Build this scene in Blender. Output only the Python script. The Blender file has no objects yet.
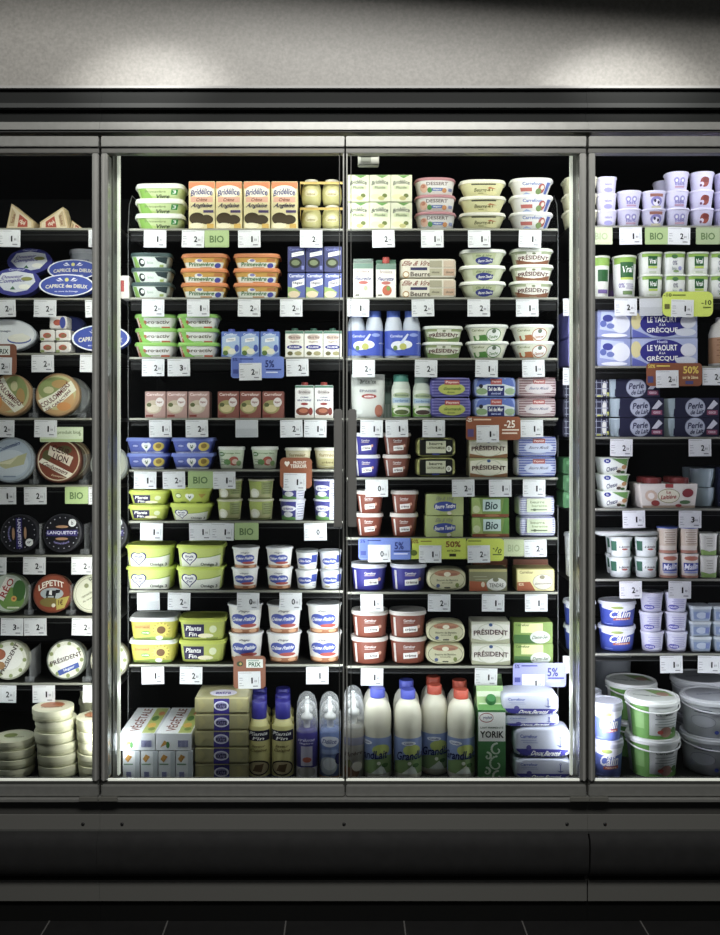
import bpy, bmesh, math, random
from math import sin, cos, pi, radians
random.seed(7)
F, XV, YV, ZC = 920.0, 345.0, 425.0, 1.2425     # focal length in px, principal point, eye height
YD, YS, YP, YB = 2.30, 2.50, 2.5095, 2.41         # depth of door face, shelf lip, shelf products, deck products
COL = bpy.context.scene.collection
def wx(x, Y): return (x - XV) * Y / F
def wz(y, Y): return ZC + (YV - y) * Y / F

# ------------------------------------------------------------------ materials
MC = {}
def lin(h):
    h = h.lstrip('#')
    if len(h) == 3: h = ''.join(c * 2 for c in h)
    c = [(lambda c: c / 12.92 if c <= .04045 else ((c + .055) / 1.055) ** 2.4)(int(h[i:i + 2], 16) / 255) for i in (0, 2, 4)]
    g = .3 * c[0] + .6 * c[1] + .1 * c[2]; return [v + (g - v) * .17 for v in c]
def mat(h, rough=.45, metal=0., spec=.35, noise=0., scale=40., name=None):
    if h == 'clear': return clear_mat()
    k = (h, rough, metal, spec, noise, scale)
    if k in MC: return MC[k]
    m = bpy.data.materials.new(name or 'surface_' + h.lstrip('#')); m.use_nodes = True
    nt = m.node_tree; b = nt.nodes['Principled BSDF']; c = lin(h)
    b.inputs['Base Color'].default_value = (*c, 1)
    b.inputs['Roughness'].default_value = rough; b.inputs['Metallic'].default_value = metal
    b.inputs['Specular IOR Level'].default_value = spec
    if noise:
        tc = nt.nodes.new('ShaderNodeTexCoord'); n = nt.nodes.new('ShaderNodeTexNoise'); r = nt.nodes.new('ShaderNodeValToRGB')
        n.inputs['Scale'].default_value = scale; n.inputs['Detail'].default_value = 6
        r.color_ramp.elements[0].position = .3; r.color_ramp.elements[1].position = .7
        r.color_ramp.elements[0].color = (*[v * (1 - noise) for v in c], 1); r.color_ramp.elements[1].color = (*[min(1, v * (1 + noise)) for v in c], 1)
        nt.links.new(tc.outputs['Object'], n.inputs['Vector']); nt.links.new(n.outputs['Fac'], r.inputs['Fac']); nt.links.new(r.outputs['Color'], b.inputs['Base Color'])
    MC[k] = m; return m
def clear_mat(t=.86, tint=(1, 1, 1), key='clear', gl=.12, fk=.45):
    if key in MC: return MC[key]
    m = bpy.data.materials.new(key + '_plastic' if key == 'clear' else key); m.use_nodes = True; nt = m.node_tree; nt.nodes.clear()
    o = nt.nodes.new('ShaderNodeOutputMaterial'); a = nt.nodes.new('ShaderNodeBsdfTransparent'); g = nt.nodes.new('ShaderNodeBsdfPrincipled')
    x = nt.nodes.new('ShaderNodeMixShader'); lw = nt.nodes.new('ShaderNodeLayerWeight'); mm = nt.nodes.new('ShaderNodeMath')
    a.inputs['Color'].default_value = (*tint, 1); g.inputs['Base Color'].default_value = (.75, .77, .78, 1); g.inputs['Roughness'].default_value = gl
    lw.inputs['Blend'].default_value = .35; mm.operation = 'MULTIPLY_ADD'; mm.inputs[1].default_value = fk; mm.inputs[2].default_value = 1 - t
    nt.links.new(lw.outputs['Facing'], mm.inputs[0]); nt.links.new(mm.outputs[0], x.inputs[0])
    nt.links.new(a.outputs[0], x.inputs[1]); nt.links.new(g.outputs[0], x.inputs[2]); nt.links.new(x.outputs[0], o.inputs[0])
    MC[key] = m; return m
def glass_mat():
    if 'glass' in MC: return MC['glass']
    m = bpy.data.materials.new('door_glass'); m.use_nodes = True; nt = m.node_tree; nt.nodes.clear()
    o = nt.nodes.new('ShaderNodeOutputMaterial'); a = nt.nodes.new('ShaderNodeBsdfTransparent'); g = nt.nodes.new('ShaderNodeBsdfGlossy')
    x = nt.nodes.new('ShaderNodeMixShader'); fr = nt.nodes.new('ShaderNodeFresnel'); fr.inputs['IOR'].default_value = 1.45
    g.inputs['Roughness'].default_value = .02; a.inputs['Color'].default_value = (.96, .975, .965, 1)
    nt.links.new(fr.outputs[0], x.inputs[0]); nt.links.new(a.outputs[0], x.inputs[1]); nt.links.new(g.outputs[0], x.inputs[2]); nt.links.new(x.outputs[0], o.inputs[0])
    MC['glass'] = m; return m
def glow_mat(h, s):
    k = ('glow', h, s)
    if k not in MC:
        m = bpy.data.materials.new('lamp_and_seal_glow'); m.use_nodes = True; b = m.node_tree.nodes['Principled BSDF']
        b.inputs['Base Color'].default_value = (*lin(h), 1); b.inputs['Emission Color'].default_value = (*lin(h), 1); b.inputs['Emission Strength'].default_value = s; MC[k] = m
    return MC[k]
def M_(m): return mat(m) if isinstance(m, str) else m

# ------------------------------------------------------------------ mesh builder
class MB:
    def __init__(s): s.v = []; s.f = []; s.m = []; s.s = []; s.mats = []
    def mi(s, m):
        m = M_(m)
        if m not in s.mats: s.mats.append(m)
        return s.mats.index(m)
    def add(s, vs, fs, m, smooth=False):
        b = len(s.v); k = s.mi(m); s.v += [tuple(v) for v in vs]
        for f in fs: s.f.append([b + i for i in f]); s.m.append(k); s.s.append(smooth)
        return s
    def box(s, x0, x1, y0, y1, z0, z1, m, bev=0., seg=2):
        if bev <= 0:
            return s.add([(x0, y0, z0), (x1, y0, z0), (x1, y1, z0), (x0, y1, z0), (x0, y0, z1), (x1, y0, z1), (x1, y1, z1), (x0, y1, z1)],
                         [(0, 3, 2, 1), (4, 5, 6, 7), (0, 1, 5, 4), (1, 2, 6, 5), (2, 3, 7, 6), (3, 0, 4, 7)], m)
        b = bmesh.new(); bmesh.ops.create_cube(b, size=1)
        for v in b.verts: v.co = ((x0 + x1) / 2 + v.co.x * (x1 - x0), (y0 + y1) / 2 + v.co.y * (y1 - y0), (z0 + z1) / 2 + v.co.z * (z1 - z0))
        bmesh.ops.bevel(b, geom=b.edges[:], offset=min(bev, .45 * min(x1 - x0, y1 - y0, z1 - z0)), segments=seg, affect='EDGES')
        b.verts.index_update(); s.add([v.co[:] for v in b.verts], [[v.index for v in f.verts] for f in b.faces], m); b.free(); return s
    def px(s, x0, x1, y0, y1, Ya, Yb, m, bev=0.):      # a box whose front face covers these picture columns and rows at depth Ya
        return s.box(wx(x0, YD), wx(x1, YD), Ya, Yb, wz(y1, Ya), wz(y0, Ya), m, bev)
    def loft(s, rings, m, c0=True, c1=True, smooth=True, crisp=False):
        n = len(rings[0])
        if crisp:                       # every band keeps its own edge
            for i in range(len(rings) - 1): s.loft(rings[i:i + 2], m, c0 and i == 0, c1 and i == len(rings) - 2, smooth)
            return s
        vs = [p for r in rings for p in r]; fs = []
        for i in range(len(rings) - 1):
            for j in range(n):
                k = (j + 1) % n; fs.append((i * n + j, i * n + k, (i + 1) * n + k, (i + 1) * n + j))
        s.add(vs, fs, m, smooth)
        if c0: s.add(rings[0], [list(range(n))[::-1]], m)
        if c1: s.add(rings[-1], [list(range(n))], m)
        return s
    def lathe(s, prof, m, c=(0, 0, 0), N=32, c0=True, c1=True, smooth=True):
        return s.loft([[(c[0] + r * cos(2 * pi * j / N), c[1] + r * sin(2 * pi * j / N), c[2] + z) for j in range(N)] for r, z in prof], m, c0, c1, smooth)
    def tube(s, pts, r, m, N=8):
        from mathutils import Vector
        P = [Vector(p) for p in pts]; R = []
        for i, p in enumerate(P):
            t = (P[min(i + 1, len(P) - 1)] - P[max(i - 1, 0)]).normalized(); a = t.orthogonal().normalized(); b = t.cross(a)
            if R:
                a0 = (Vector(R[-1][0]) - P[i - 1]); a = (a0 - t * a0.dot(t)).normalized(); b = t.cross(a)
            R.append([tuple(p + r * (a * cos(2 * pi * j / N) + b * sin(2 * pi * j / N))) for j in range(N)])
        return s.loft(R, m)
    def build(s, name, parent=None, loc=(0, 0, 0)):
        me = bpy.data.meshes.new(name); me.from_pydata(s.v, [], s.f)
        for m in s.mats: me.materials.append(m)
        me.polygons.foreach_set('material_index', s.m); me.polygons.foreach_set('use_smooth', s.s); me.update()
        o = bpy.data.objects.new(name, me); COL.objects.link(o); o.location = loc
        if parent: o.parent = parent
        return o
def empty(name):
    o = bpy.data.objects.new(name, None); o.empty_display_size = .02; COL.objects.link(o); return o
def tag(o, label, cat, group=None):
    o['label'] = label; o['category'] = cat
    if group: o['group'] = group
def dup(root):
    r = root.copy(); COL.objects.link(r)
    for ch in list(root.children):
        c = ch.copy(); COL.objects.link(c); c.parent = r
        for g in list(ch.children):
            d = g.copy(); COL.objects.link(d); d.parent = c
    return r

# ------------------------------------------------------------------ printed artwork laid on a surface
TC = {}
def text2d(t, bold=True):
    bold = not t.startswith('~'); t = t.lstrip('~')
    k = (t, bold)
    if k in TC: return TC[k]
    cu = bpy.data.curves.new('lettering', 'FONT'); cu.body = t; cu.resolution_u = 2; cu.offset = .022 if bold else 0.; cu.align_x = 'CENTER'
    ob = bpy.data.objects.new('lettering', cu); COL.objects.link(ob)
    dg = bpy.context.evaluated_depsgraph_get(); me = ob.evaluated_get(dg).to_mesh()
    vs = [(v.co.x, v.co.y) for v in me.vertices]; fs = [list(p.vertices) for p in me.polygons]
    ob.evaluated_get(dg).to_mesh_clear(); bpy.data.objects.remove(ob); bpy.data.curves.remove(cu)
    if vs:
        x0, x1 = min(v[0] for v in vs), max(v[0] for v in vs); y0, y1 = min(v[1] for v in vs), max(v[1] for v in vs)
        vs = [((x - x0) / max(x1 - x0, 1e-6) - .5, (y - y0) / max(y1 - y0, 1e-6) - .5) for x, y in vs]
    TC[k] = (vs, fs); return TC[k]
def ell(cu, cv, ru, rv, n=28): return [(cu + ru * cos(2 * pi * i / n), cv + rv * sin(2 * pi * i / n)) for i in range(n)]
def art(mb, ops, fn, w, h, fine=0.):
    """ops in fractions of a w x h field; fn(u, v, off) gives the point u metres from the middle, v above the foot, off metres proud."""
    for i, op in enumerate(ops):
        k = op[0]; off = .0003 + .00012 * i
        if k == 'r': vs = [(op[1], op[2]), (op[3], op[2]), (op[3], op[4]), (op[1], op[4])]; fs = [(0, 1, 2, 3)]; c = op[5]
        elif k == 'e': vs = ell(*op[1:5]); fs = [tuple(range(len(vs)))]; c = op[5]
        elif k == 'p': vs = op[1]; fs = [tuple(range(len(vs)))]; c = op[2]
        elif k == 'o':
            cu, cv, ru, rv, t, c = op[1:]; a = ell(cu, cv, ru, rv, 36); b = ell(cu, cv, ru - t, rv - t * w / h, 36)
            vs = a + b; fs = [(j, (j + 1) % 36, 36 + (j + 1) % 36, 36 + j) for j in range(36)]
        elif k == 'h':
            cu, cv, ru, rv, c = op[1:]; vs = []
            for j in range(32):
                t = 2 * pi * j / 32; vs.append((cu + ru * (16 * sin(t) ** 3) / 16, cv + rv * (13 * cos(t) - 5 * cos(2 * t) - 2 * cos(3 * t) - cos(4 * t)) / 15))
            vs = vs[::-1]; fs = [tuple(range(32))]
        elif k == 't':
            t, cu, cv, tw, th, c = op[1:7]; rot = op[7] if len(op) > 7 else 0; sh = op[8] if len(op) > 8 else 0; ar = op[9] if len(op) > 9 else 0
            b, fs = text2d(t); vs = []
            for x, y in b:
                X = (x + sh * y * .5) * tw * w; Y = y * th * h - ar * h * (x * x * 4 - .5)
                vs.append((cu + (X * cos(rot) - Y * sin(rot)) / w, cv + (X * sin(rot) + Y * cos(rot)) / h))
        if fine and k != 't':
            b = bmesh.new(); V = [b.verts.new((x, y, 0)) for x, y in vs]
            for f in fs: b.faces.new([V[j] for j in f])
            bmesh.ops.triangulate(b, faces=b.faces[:])
            for _ in range(5):
                L = [e for e in b.edges if abs(e.verts[0].co.x - e.verts[1].co.x) > fine]
                if not L: break
                bmesh.ops.subdivide_edges(b, edges=L, cuts=1); bmesh.ops.triangulate(b, faces=b.faces[:])
            b.verts.index_update(); vs = [(v.co.x, v.co.y) for v in b.verts]; fs = [[v.index for v in f.verts] for f in b.faces]; b.free()
        fs2 = []
        for f in fs:          # all faces turned to the front
            a = sum(vs[f[j]][0] * vs[f[(j + 1) % len(f)]][1] - vs[f[(j + 1) % len(f)]][0] * vs[f[j]][1] for j in range(len(f)))
            fs2.append(list(f) if a > 0 else list(f)[::-1])
        mb.add([fn((u - .5) * w, v * h, off) for u, v in vs], fs2, c)
    return mb
def flat(y=0., tilt=0.): return lambda u, v, o: (u, y - o, v)

# ------------------------------------------------------------------ product kinds (sizes in picture pixels at the current depth)
SC = YP / F
def sup(hw, hd, n, cy, z, N=40):
    r = []
    for j in range(N):
        a = 2 * pi * j / N; c, s = cos(a), sin(a)
        r.append((hw * math.copysign(abs(c) ** (2 / n), c), cy + hd * math.copysign(abs(s) ** (2 / n), s), z))
    return r
def tub(name, w, h, d, body, lid, ops, n=5., tp=.84, lh=.2, part='tub', lidops=None, handle=False, foil=False, over=.94):
    hw, H, hd = w * SC / 2, h * SC - .0006, d / 2; L = lh * H; hb = H - L; cy = hd; root = empty(name)
    s = lambda z: over * (tp + (1 - tp) * z / hb)
    m = MB(); m.loft([sup(hw * s(z) * q, hd * s(z) * q, n, cy, z) for z, q in ((0, .94), (.03 * hb, 1), (hb * .5, 1), (hb, 1))], body)
    rnd = n <= 2.2
    def fn(u, v, o):
        k = s(v); a, b = hw * k, hd * k
        if rnd: return ((a + o) * sin(u / hw), cy - (b + o) * cos(u / hw), v)
        x = max(-.999, min(.999, u / hw)); return (a * x, cy - b * (1 - abs(x) ** n) ** (1 / n) - o, v)
    art(m, ops, fn, 2 * hw * (1.3 if rnd else .94), hb, .06)
    m.build(part, root)
    m = MB()
    if foil == 'wood': m.loft([sup(hw * q, hd * q, n, cy, hb + z * L) for q, z in ((.97, 0), (1, 0.01), (1, .96), (.988, 1))], lid, crisp=True)
    elif foil: m.loft([sup(hw * q, hd * q, n, cy, hb + z * L) for q, z in ((.95, 0), (1, .1), (1, .7), (.97, 1))], lid, crisp=True)
    else: m.loft([sup(hw * q, hd * q, n, cy, hb + z * L) for q, z in ((.955, 0), (1, 0.02), (1, .55), (.975, .7), (.965, 1), (.9, 1), (.88, .86))], lid, crisp=True)
    if lidops: art(m, lidops, lambda u, v, o: (u, cy - hd * .8 + v, H - (.0 if foil else .14 * L) + o), 2 * hw * .82, 2 * hd * .8)
    m.build('lid', root)
    if handle:
        pts = [(hw * .99 * cos(a), cy - hd * 1.02 * sin(a) * (1 if sin(a) > 0 else 1), hb - .004 - .012 * sin(a)) for a in [pi * j / 14 for j in range(15)]]
        MB().tube(pts, .0022, lid).build('handle', root)
    return root
def brick(name, w, h, d, body, ops, bev=.0015, topops=None, topcol=None):
    hw, H = w * SC / 2, h * SC - .0006; m = MB().box(-hw, hw, 0, d, 0, H, body, bev)
    art(m, ops, flat(), 2 * hw * .985, H * .985)
    if topcol: m.box(-hw * .97, hw * .97, .002, d - .002, H, H + .0004, topcol)
    if topops: art(m, topops, lambda u, v, o: (u, v, H + o), 2 * hw * .97, d)
    return m.build(name)
def carton(name, w, h, d, body, ops, cap=None, caph=.1, gable=0., gcol=None, gops=None, facecap=False):
    root = empty(name); hw, H = w * SC / 2, h * SC - .0006; ch = caph * H if (cap and not gable) else 0; hb = H - ch - gable * H
    m = MB().box(-hw, hw, 0, d, 0, hb, body, .001); art(m, ops, flat(), 2 * hw * .985, hb * .99)
    if gable:
        g = gable * H; gs = g * .72; g0 = gcol or body
        m.add([(-hw, 0, hb), (hw, 0, hb), (hw, d, hb), (-hw, d, hb), (-hw * .99, d / 2, hb + gs), (hw * .99, d / 2, hb + gs)], [(0, 1, 5, 4), (2, 3, 4, 5), (1, 2, 5), (3, 0, 4)], g0)
        m.box(-hw * .99, hw * .99, d / 2 - .0012, d / 2 + .0012, hb + gs * .96, hb + g, g0)
        if gops: art(m, gops, lambda u, v, o: (u, v * d / 2 / gs - o, hb + v + o), 2 * hw * .97, gs)
    m.build('carton', root)
    if cap:
        r = hw * .36
        if gable:
            c = MB().lathe([(r * 1.08, 0), (r * 1.08, .003), (r, .004), (r * .97, .013), (r * .85, .0145)], cap, N=20)
            o = c.build('cap', root, (0, d * .24, hb + gs * .48)); o.rotation_euler.x = math.atan2(gs, d / 2)
        else: MB().lathe([(r, 0), (r, ch * .85), (r * .9, ch)], cap, (0, d * .35, hb), N=20).build('cap', root)
    return root
def blister(name, w, h, d, body, ops, n=5., tp=.9, aw=.96, soft=False):
    hw, H = w * SC / 2, h * SC - .0006; m = MB()
    def ring(q, y): return [(x, y, H / 2 + z) for x, z, _ in [(a, b, 0) for a, b, _ in sup(hw * q, H / 2 * q, n, 0, 0, 48)]]
    rs = [ring(q, y) for q, y in ((tp * .9, .0), (tp, .0008), (.965, .005), (1, .012), (1, d - .01), (.95, d))]
    m.loft(rs, body)
    def fn(u, v, o): 
        x = u / hw; z = (v - H / 2) / (H / 2); r = (abs(x) ** n + abs(z) ** n) ** (1 / n)
        y = 0. if r < tp * .9 else (.0008 * (r - tp * .9) / (tp * .1) if r < tp else .0008 + .0045 * (r - tp) / max(.965 - tp, .01))
        return (u, y - o - .0004, v)
    art(m, ops, fn, 2 * hw * aw, H, .05); return m.build(name)
def disc(name, r, d, rim, base, face, ops, spin=0., lens=0.):
    R = r * SC; root = empty(name)
    def ring(q, y, N=48):
        if lens:
            P = []
            for j in range(N):
                a = 2 * pi * j / N; P.append((R * q * math.copysign(abs(cos(a)) ** 1.25, cos(a)), y, R + R * lens * q * sin(a)))
            return [(x, y_, z - R + R * lens) for x, y_, z in P]
        return [(R * q * cos(2 * pi * j / N), y, R + R * q * sin(2 * pi * j / N)) for j in range(N)]
    rv = R * (lens or 1)
    m = MB().loft([ring(q, y) for q, y in ((.93, 0), (.98, .0007), (1, .003), (1, d * .6))], rim, crisp=True)
    m.loft([ring(q, y) for q, y in ((.9, -.0004), (.93, -.0002))], face); 
    art(m, ops, lambda u, v, o: (u * cos(spin) - (v - rv) * sin(spin), -.0005 - o, rv + u * sin(spin) + (v - rv) * cos(spin)), 2 * R, 2 * rv); m.build('box_lid', root)
    MB().loft([ring(q, y) for q, y in ((.965, d * .6), (.965, d))], base).build('box_base', root)
    return root
def bottle(name, w, h, body, cap, prof, caprange, capr, sleeve=None, scol=None, ops=None, N=32, ribs=()):
    root = empty(name); r, H = w * SC / 2, h * SC; cy = r; c = (0, cy, 0)
    m = MB().lathe([(r * q, z * H) for q, z in prof], body, c, N)
    for z in ribs: m.lathe([(r * .985, (z - .008) * H), (r * 1.012, z * H), (r * .985, (z + .008) * H)], body, c, N, False, False)
    m.build('bottle', root)
    z0, z1 = caprange
    MB().lathe([(r * capr, z0 * H), (r * capr, (z1 - .01) * H), (r * capr * .92, z1 * H)], cap, c, 24).build('cap', root)
    if sleeve:
        a, b = sleeve; R = r * 1.012
        m = MB().lathe([(R, a * H), (R, b * H)], scol, c, N, False, False)
        art(m, ops or [], lambda u, v, o: ((R + o) * sin(u / R), cy - (R + o) * cos(u / R), a * H + v), 2 * R * 1.3, (b - a) * H, .06); m.build('label', root)
    return root

# ------------------------------------------------------------------ placing
REG = {}
SH = {'L': [228, 298, 353, 418, 485, 555, 616, 683, 779], 'A': [228.5, 297.5, 357, 418, 469.5, 521, 590.5, 664.5, 779],
      'B': [228.5, 297.5, 358, 418, 477.5, 537.5, 592, 666, 779], 'R': [225.6, 296.6, 366, 437, 508.5, 579, 653.5, 0, 779]}
def shelfz(key):
    b, k = key[0], int(key[1]) - 1
    return wz(SH[b][k] + (6 if k == 8 else 0), 2.38 if k == 8 else YS)
LV = {1: [''], 2: ['bottom', 'top'], 3: ['bottom', 'middle', 'top'], 4: ['bottom', 'third from top', 'second from top', 'top'], 5: ['bottom', 'fourth from top', 'third from top', 'second from top', 'top']}
LV[6] = ['bottom', 'fifth from top', 'fourth from top', 'third from top', 'second from top', 'top']
CW = {1: [''], 2: ['left', 'right'], 3: ['left', 'middle', 'right'], 4: ['leftmost', 'second', 'third', 'rightmost'], 5: ['leftmost', 'second', 'middle', 'fourth', 'rightmost'], 6: ['leftmost', 'second', 'third', 'fourth', 'fifth', 'rightmost']}
def grp(key, make, cols, hpx, np, cat, group, lv=1, z0=0, dy=0., jit=1., w=20, lean=0., rz=0., words=None, reg=True, depth=None):
    global SC
    Y = (YB if key[1] == '9' else YP) + dy; SC = (YB if key[1] == '9' else YP) / F
    zb = shelfz(key); proto = None
    for ci, cx in enumerate(cols):
        for li in range(lv):
            if proto is None:
                o = proto = make(); ms = [c for c in o.children if c.type == 'MESH']
                half = max(v.co.y for c in ms for v in c.data.vertices) / 2 if any(c.name.startswith('lid') or c.name.startswith('bottle') for c in ms) else .003
            else: o = dup(proto)
            o.location = (wx(cx, Y + half) + random.uniform(-.0012, .0012) * jit, Y + random.uniform(0, .003) * jit, zb + .0006 + (z0 + li * hpx) * SC + sin(lean) * .034)
            o.rotation_euler = (-lean, 0, rz + radians(random.uniform(-2.2, 2.2)) * jit)
            if words: s = words[ci * lv + li]
            else:
                a, b = LV[lv][li], CW[len(cols)][ci]
                s = f'{a} of the {b} stack' if a and b else (f'{a} of its stack' if a else (f'{b} one' if len(cols) < 4 else f'{b} of {["four","five","six"][len(cols)-4]}') if b else '')
            tag(o, np + (', ' + s if s else ''), cat, group if len(cols) * lv > 1 else None)
    if reg: REG.setdefault(key, []).append((min(cols) - w / 2, max(cols) + w / 2, group))

# ------------------------------------------------------------------ the setting
def struct(o): o['kind'] = 'structure'; return o
def wall_mat():
    m = mat('#83817b', .5, 0, .4, .15, 140, 'speckled_wall_panel'); return m
YW = 2.44
struct(MB().box(-2.2, 2.4, YW, YW + .1, 2.02, 3.3, wall_mat()).build('wall_back'))
def floor_mat():
    m = bpy.data.materials.new('dark_floor_tiles'); m.use_nodes = True; nt = m.node_tree; b = nt.nodes['Principled BSDF']
    tc = nt.nodes.new('ShaderNodeTexCoord'); sp = nt.nodes.new('ShaderNodeSeparateXYZ'); nt.links.new(tc.outputs['Object'], sp.inputs[0])
    out = []
    for ax, off in (('X', .046), ('Y', .12)):
        a = nt.nodes.new('ShaderNodeMath'); a.operation = 'ADD'; a.inputs[1].default_value = off + 30; nt.links.new(sp.outputs[ax], a.inputs[0])
        d = nt.nodes.new('ShaderNodeMath'); d.operation = 'DIVIDE'; d.inputs[1].default_value = .296; nt.links.new(a.outputs[0], d.inputs[0])
        f = nt.nodes.new('ShaderNodeMath'); f.operation = 'FRACT'; nt.links.new(d.outputs[0], f.inputs[0])
        l = nt.nodes.new('ShaderNodeMath'); l.operation = 'LESS_THAN'; l.inputs[1].default_value = .012; nt.links.new(f.outputs[0], l.inputs[0]); out.append(l)
    mx = nt.nodes.new('ShaderNodeMath'); mx.operation = 'MAXIMUM'; nt.links.new(out[0].outputs[0], mx.inputs[0]); nt.links.new(out[1].outputs[0], mx.inputs[1])
    n = nt.nodes.new('ShaderNodeTexNoise'); n.inputs['Scale'].default_value = 25
    r = nt.nodes.new('ShaderNodeValToRGB'); r.color_ramp.elements[0].color = (.003, .003, .003, 1); r.color_ramp.elements[1].color = (.007, .007, .007, 1)
    nt.links.new(tc.outputs['Object'], n.inputs['Vector']); nt.links.new(n.outputs['Fac'], r.inputs['Fac'])
    x = nt.nodes.new('ShaderNodeMix'); x.data_type = 'RGBA'; nt.links.new(mx.outputs[0], x.inputs[0]); nt.links.new(r.outputs['Color'], x.inputs[6]); x.inputs[7].default_value = (.08, .078, .075, 1)
    nt.links.new(x.outputs[2], b.inputs['Base Color']); b.inputs['Roughness'].default_value = .5; return m
struct(MB().box(-2.2, 2.4, -.6, 3.2, -.05, 0, floor_mat()).build('floor'))
# unseen dark bulkhead above the view, sloped so its shadow darkens the wall panel's top
m = MB(); m.add([(-1.9, 1.9, 2.66), (2.2, 1.9, 2.385), (2.2, 2.0, 2.385), (-1.9, 2.0, 2.66), (-1.9, 1.9, 3.3), (2.2, 1.9, 3.3), (2.2, 2.0, 3.3), (-1.9, 2.0, 3.3)],
      [(0, 3, 2, 1), (4, 5, 6, 7), (0, 1, 5, 4), (1, 2, 6, 5), (2, 3, 7, 6), (3, 0, 4, 7)], '#242422'); struct(m.build('shade_bulkhead_1'))

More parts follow.
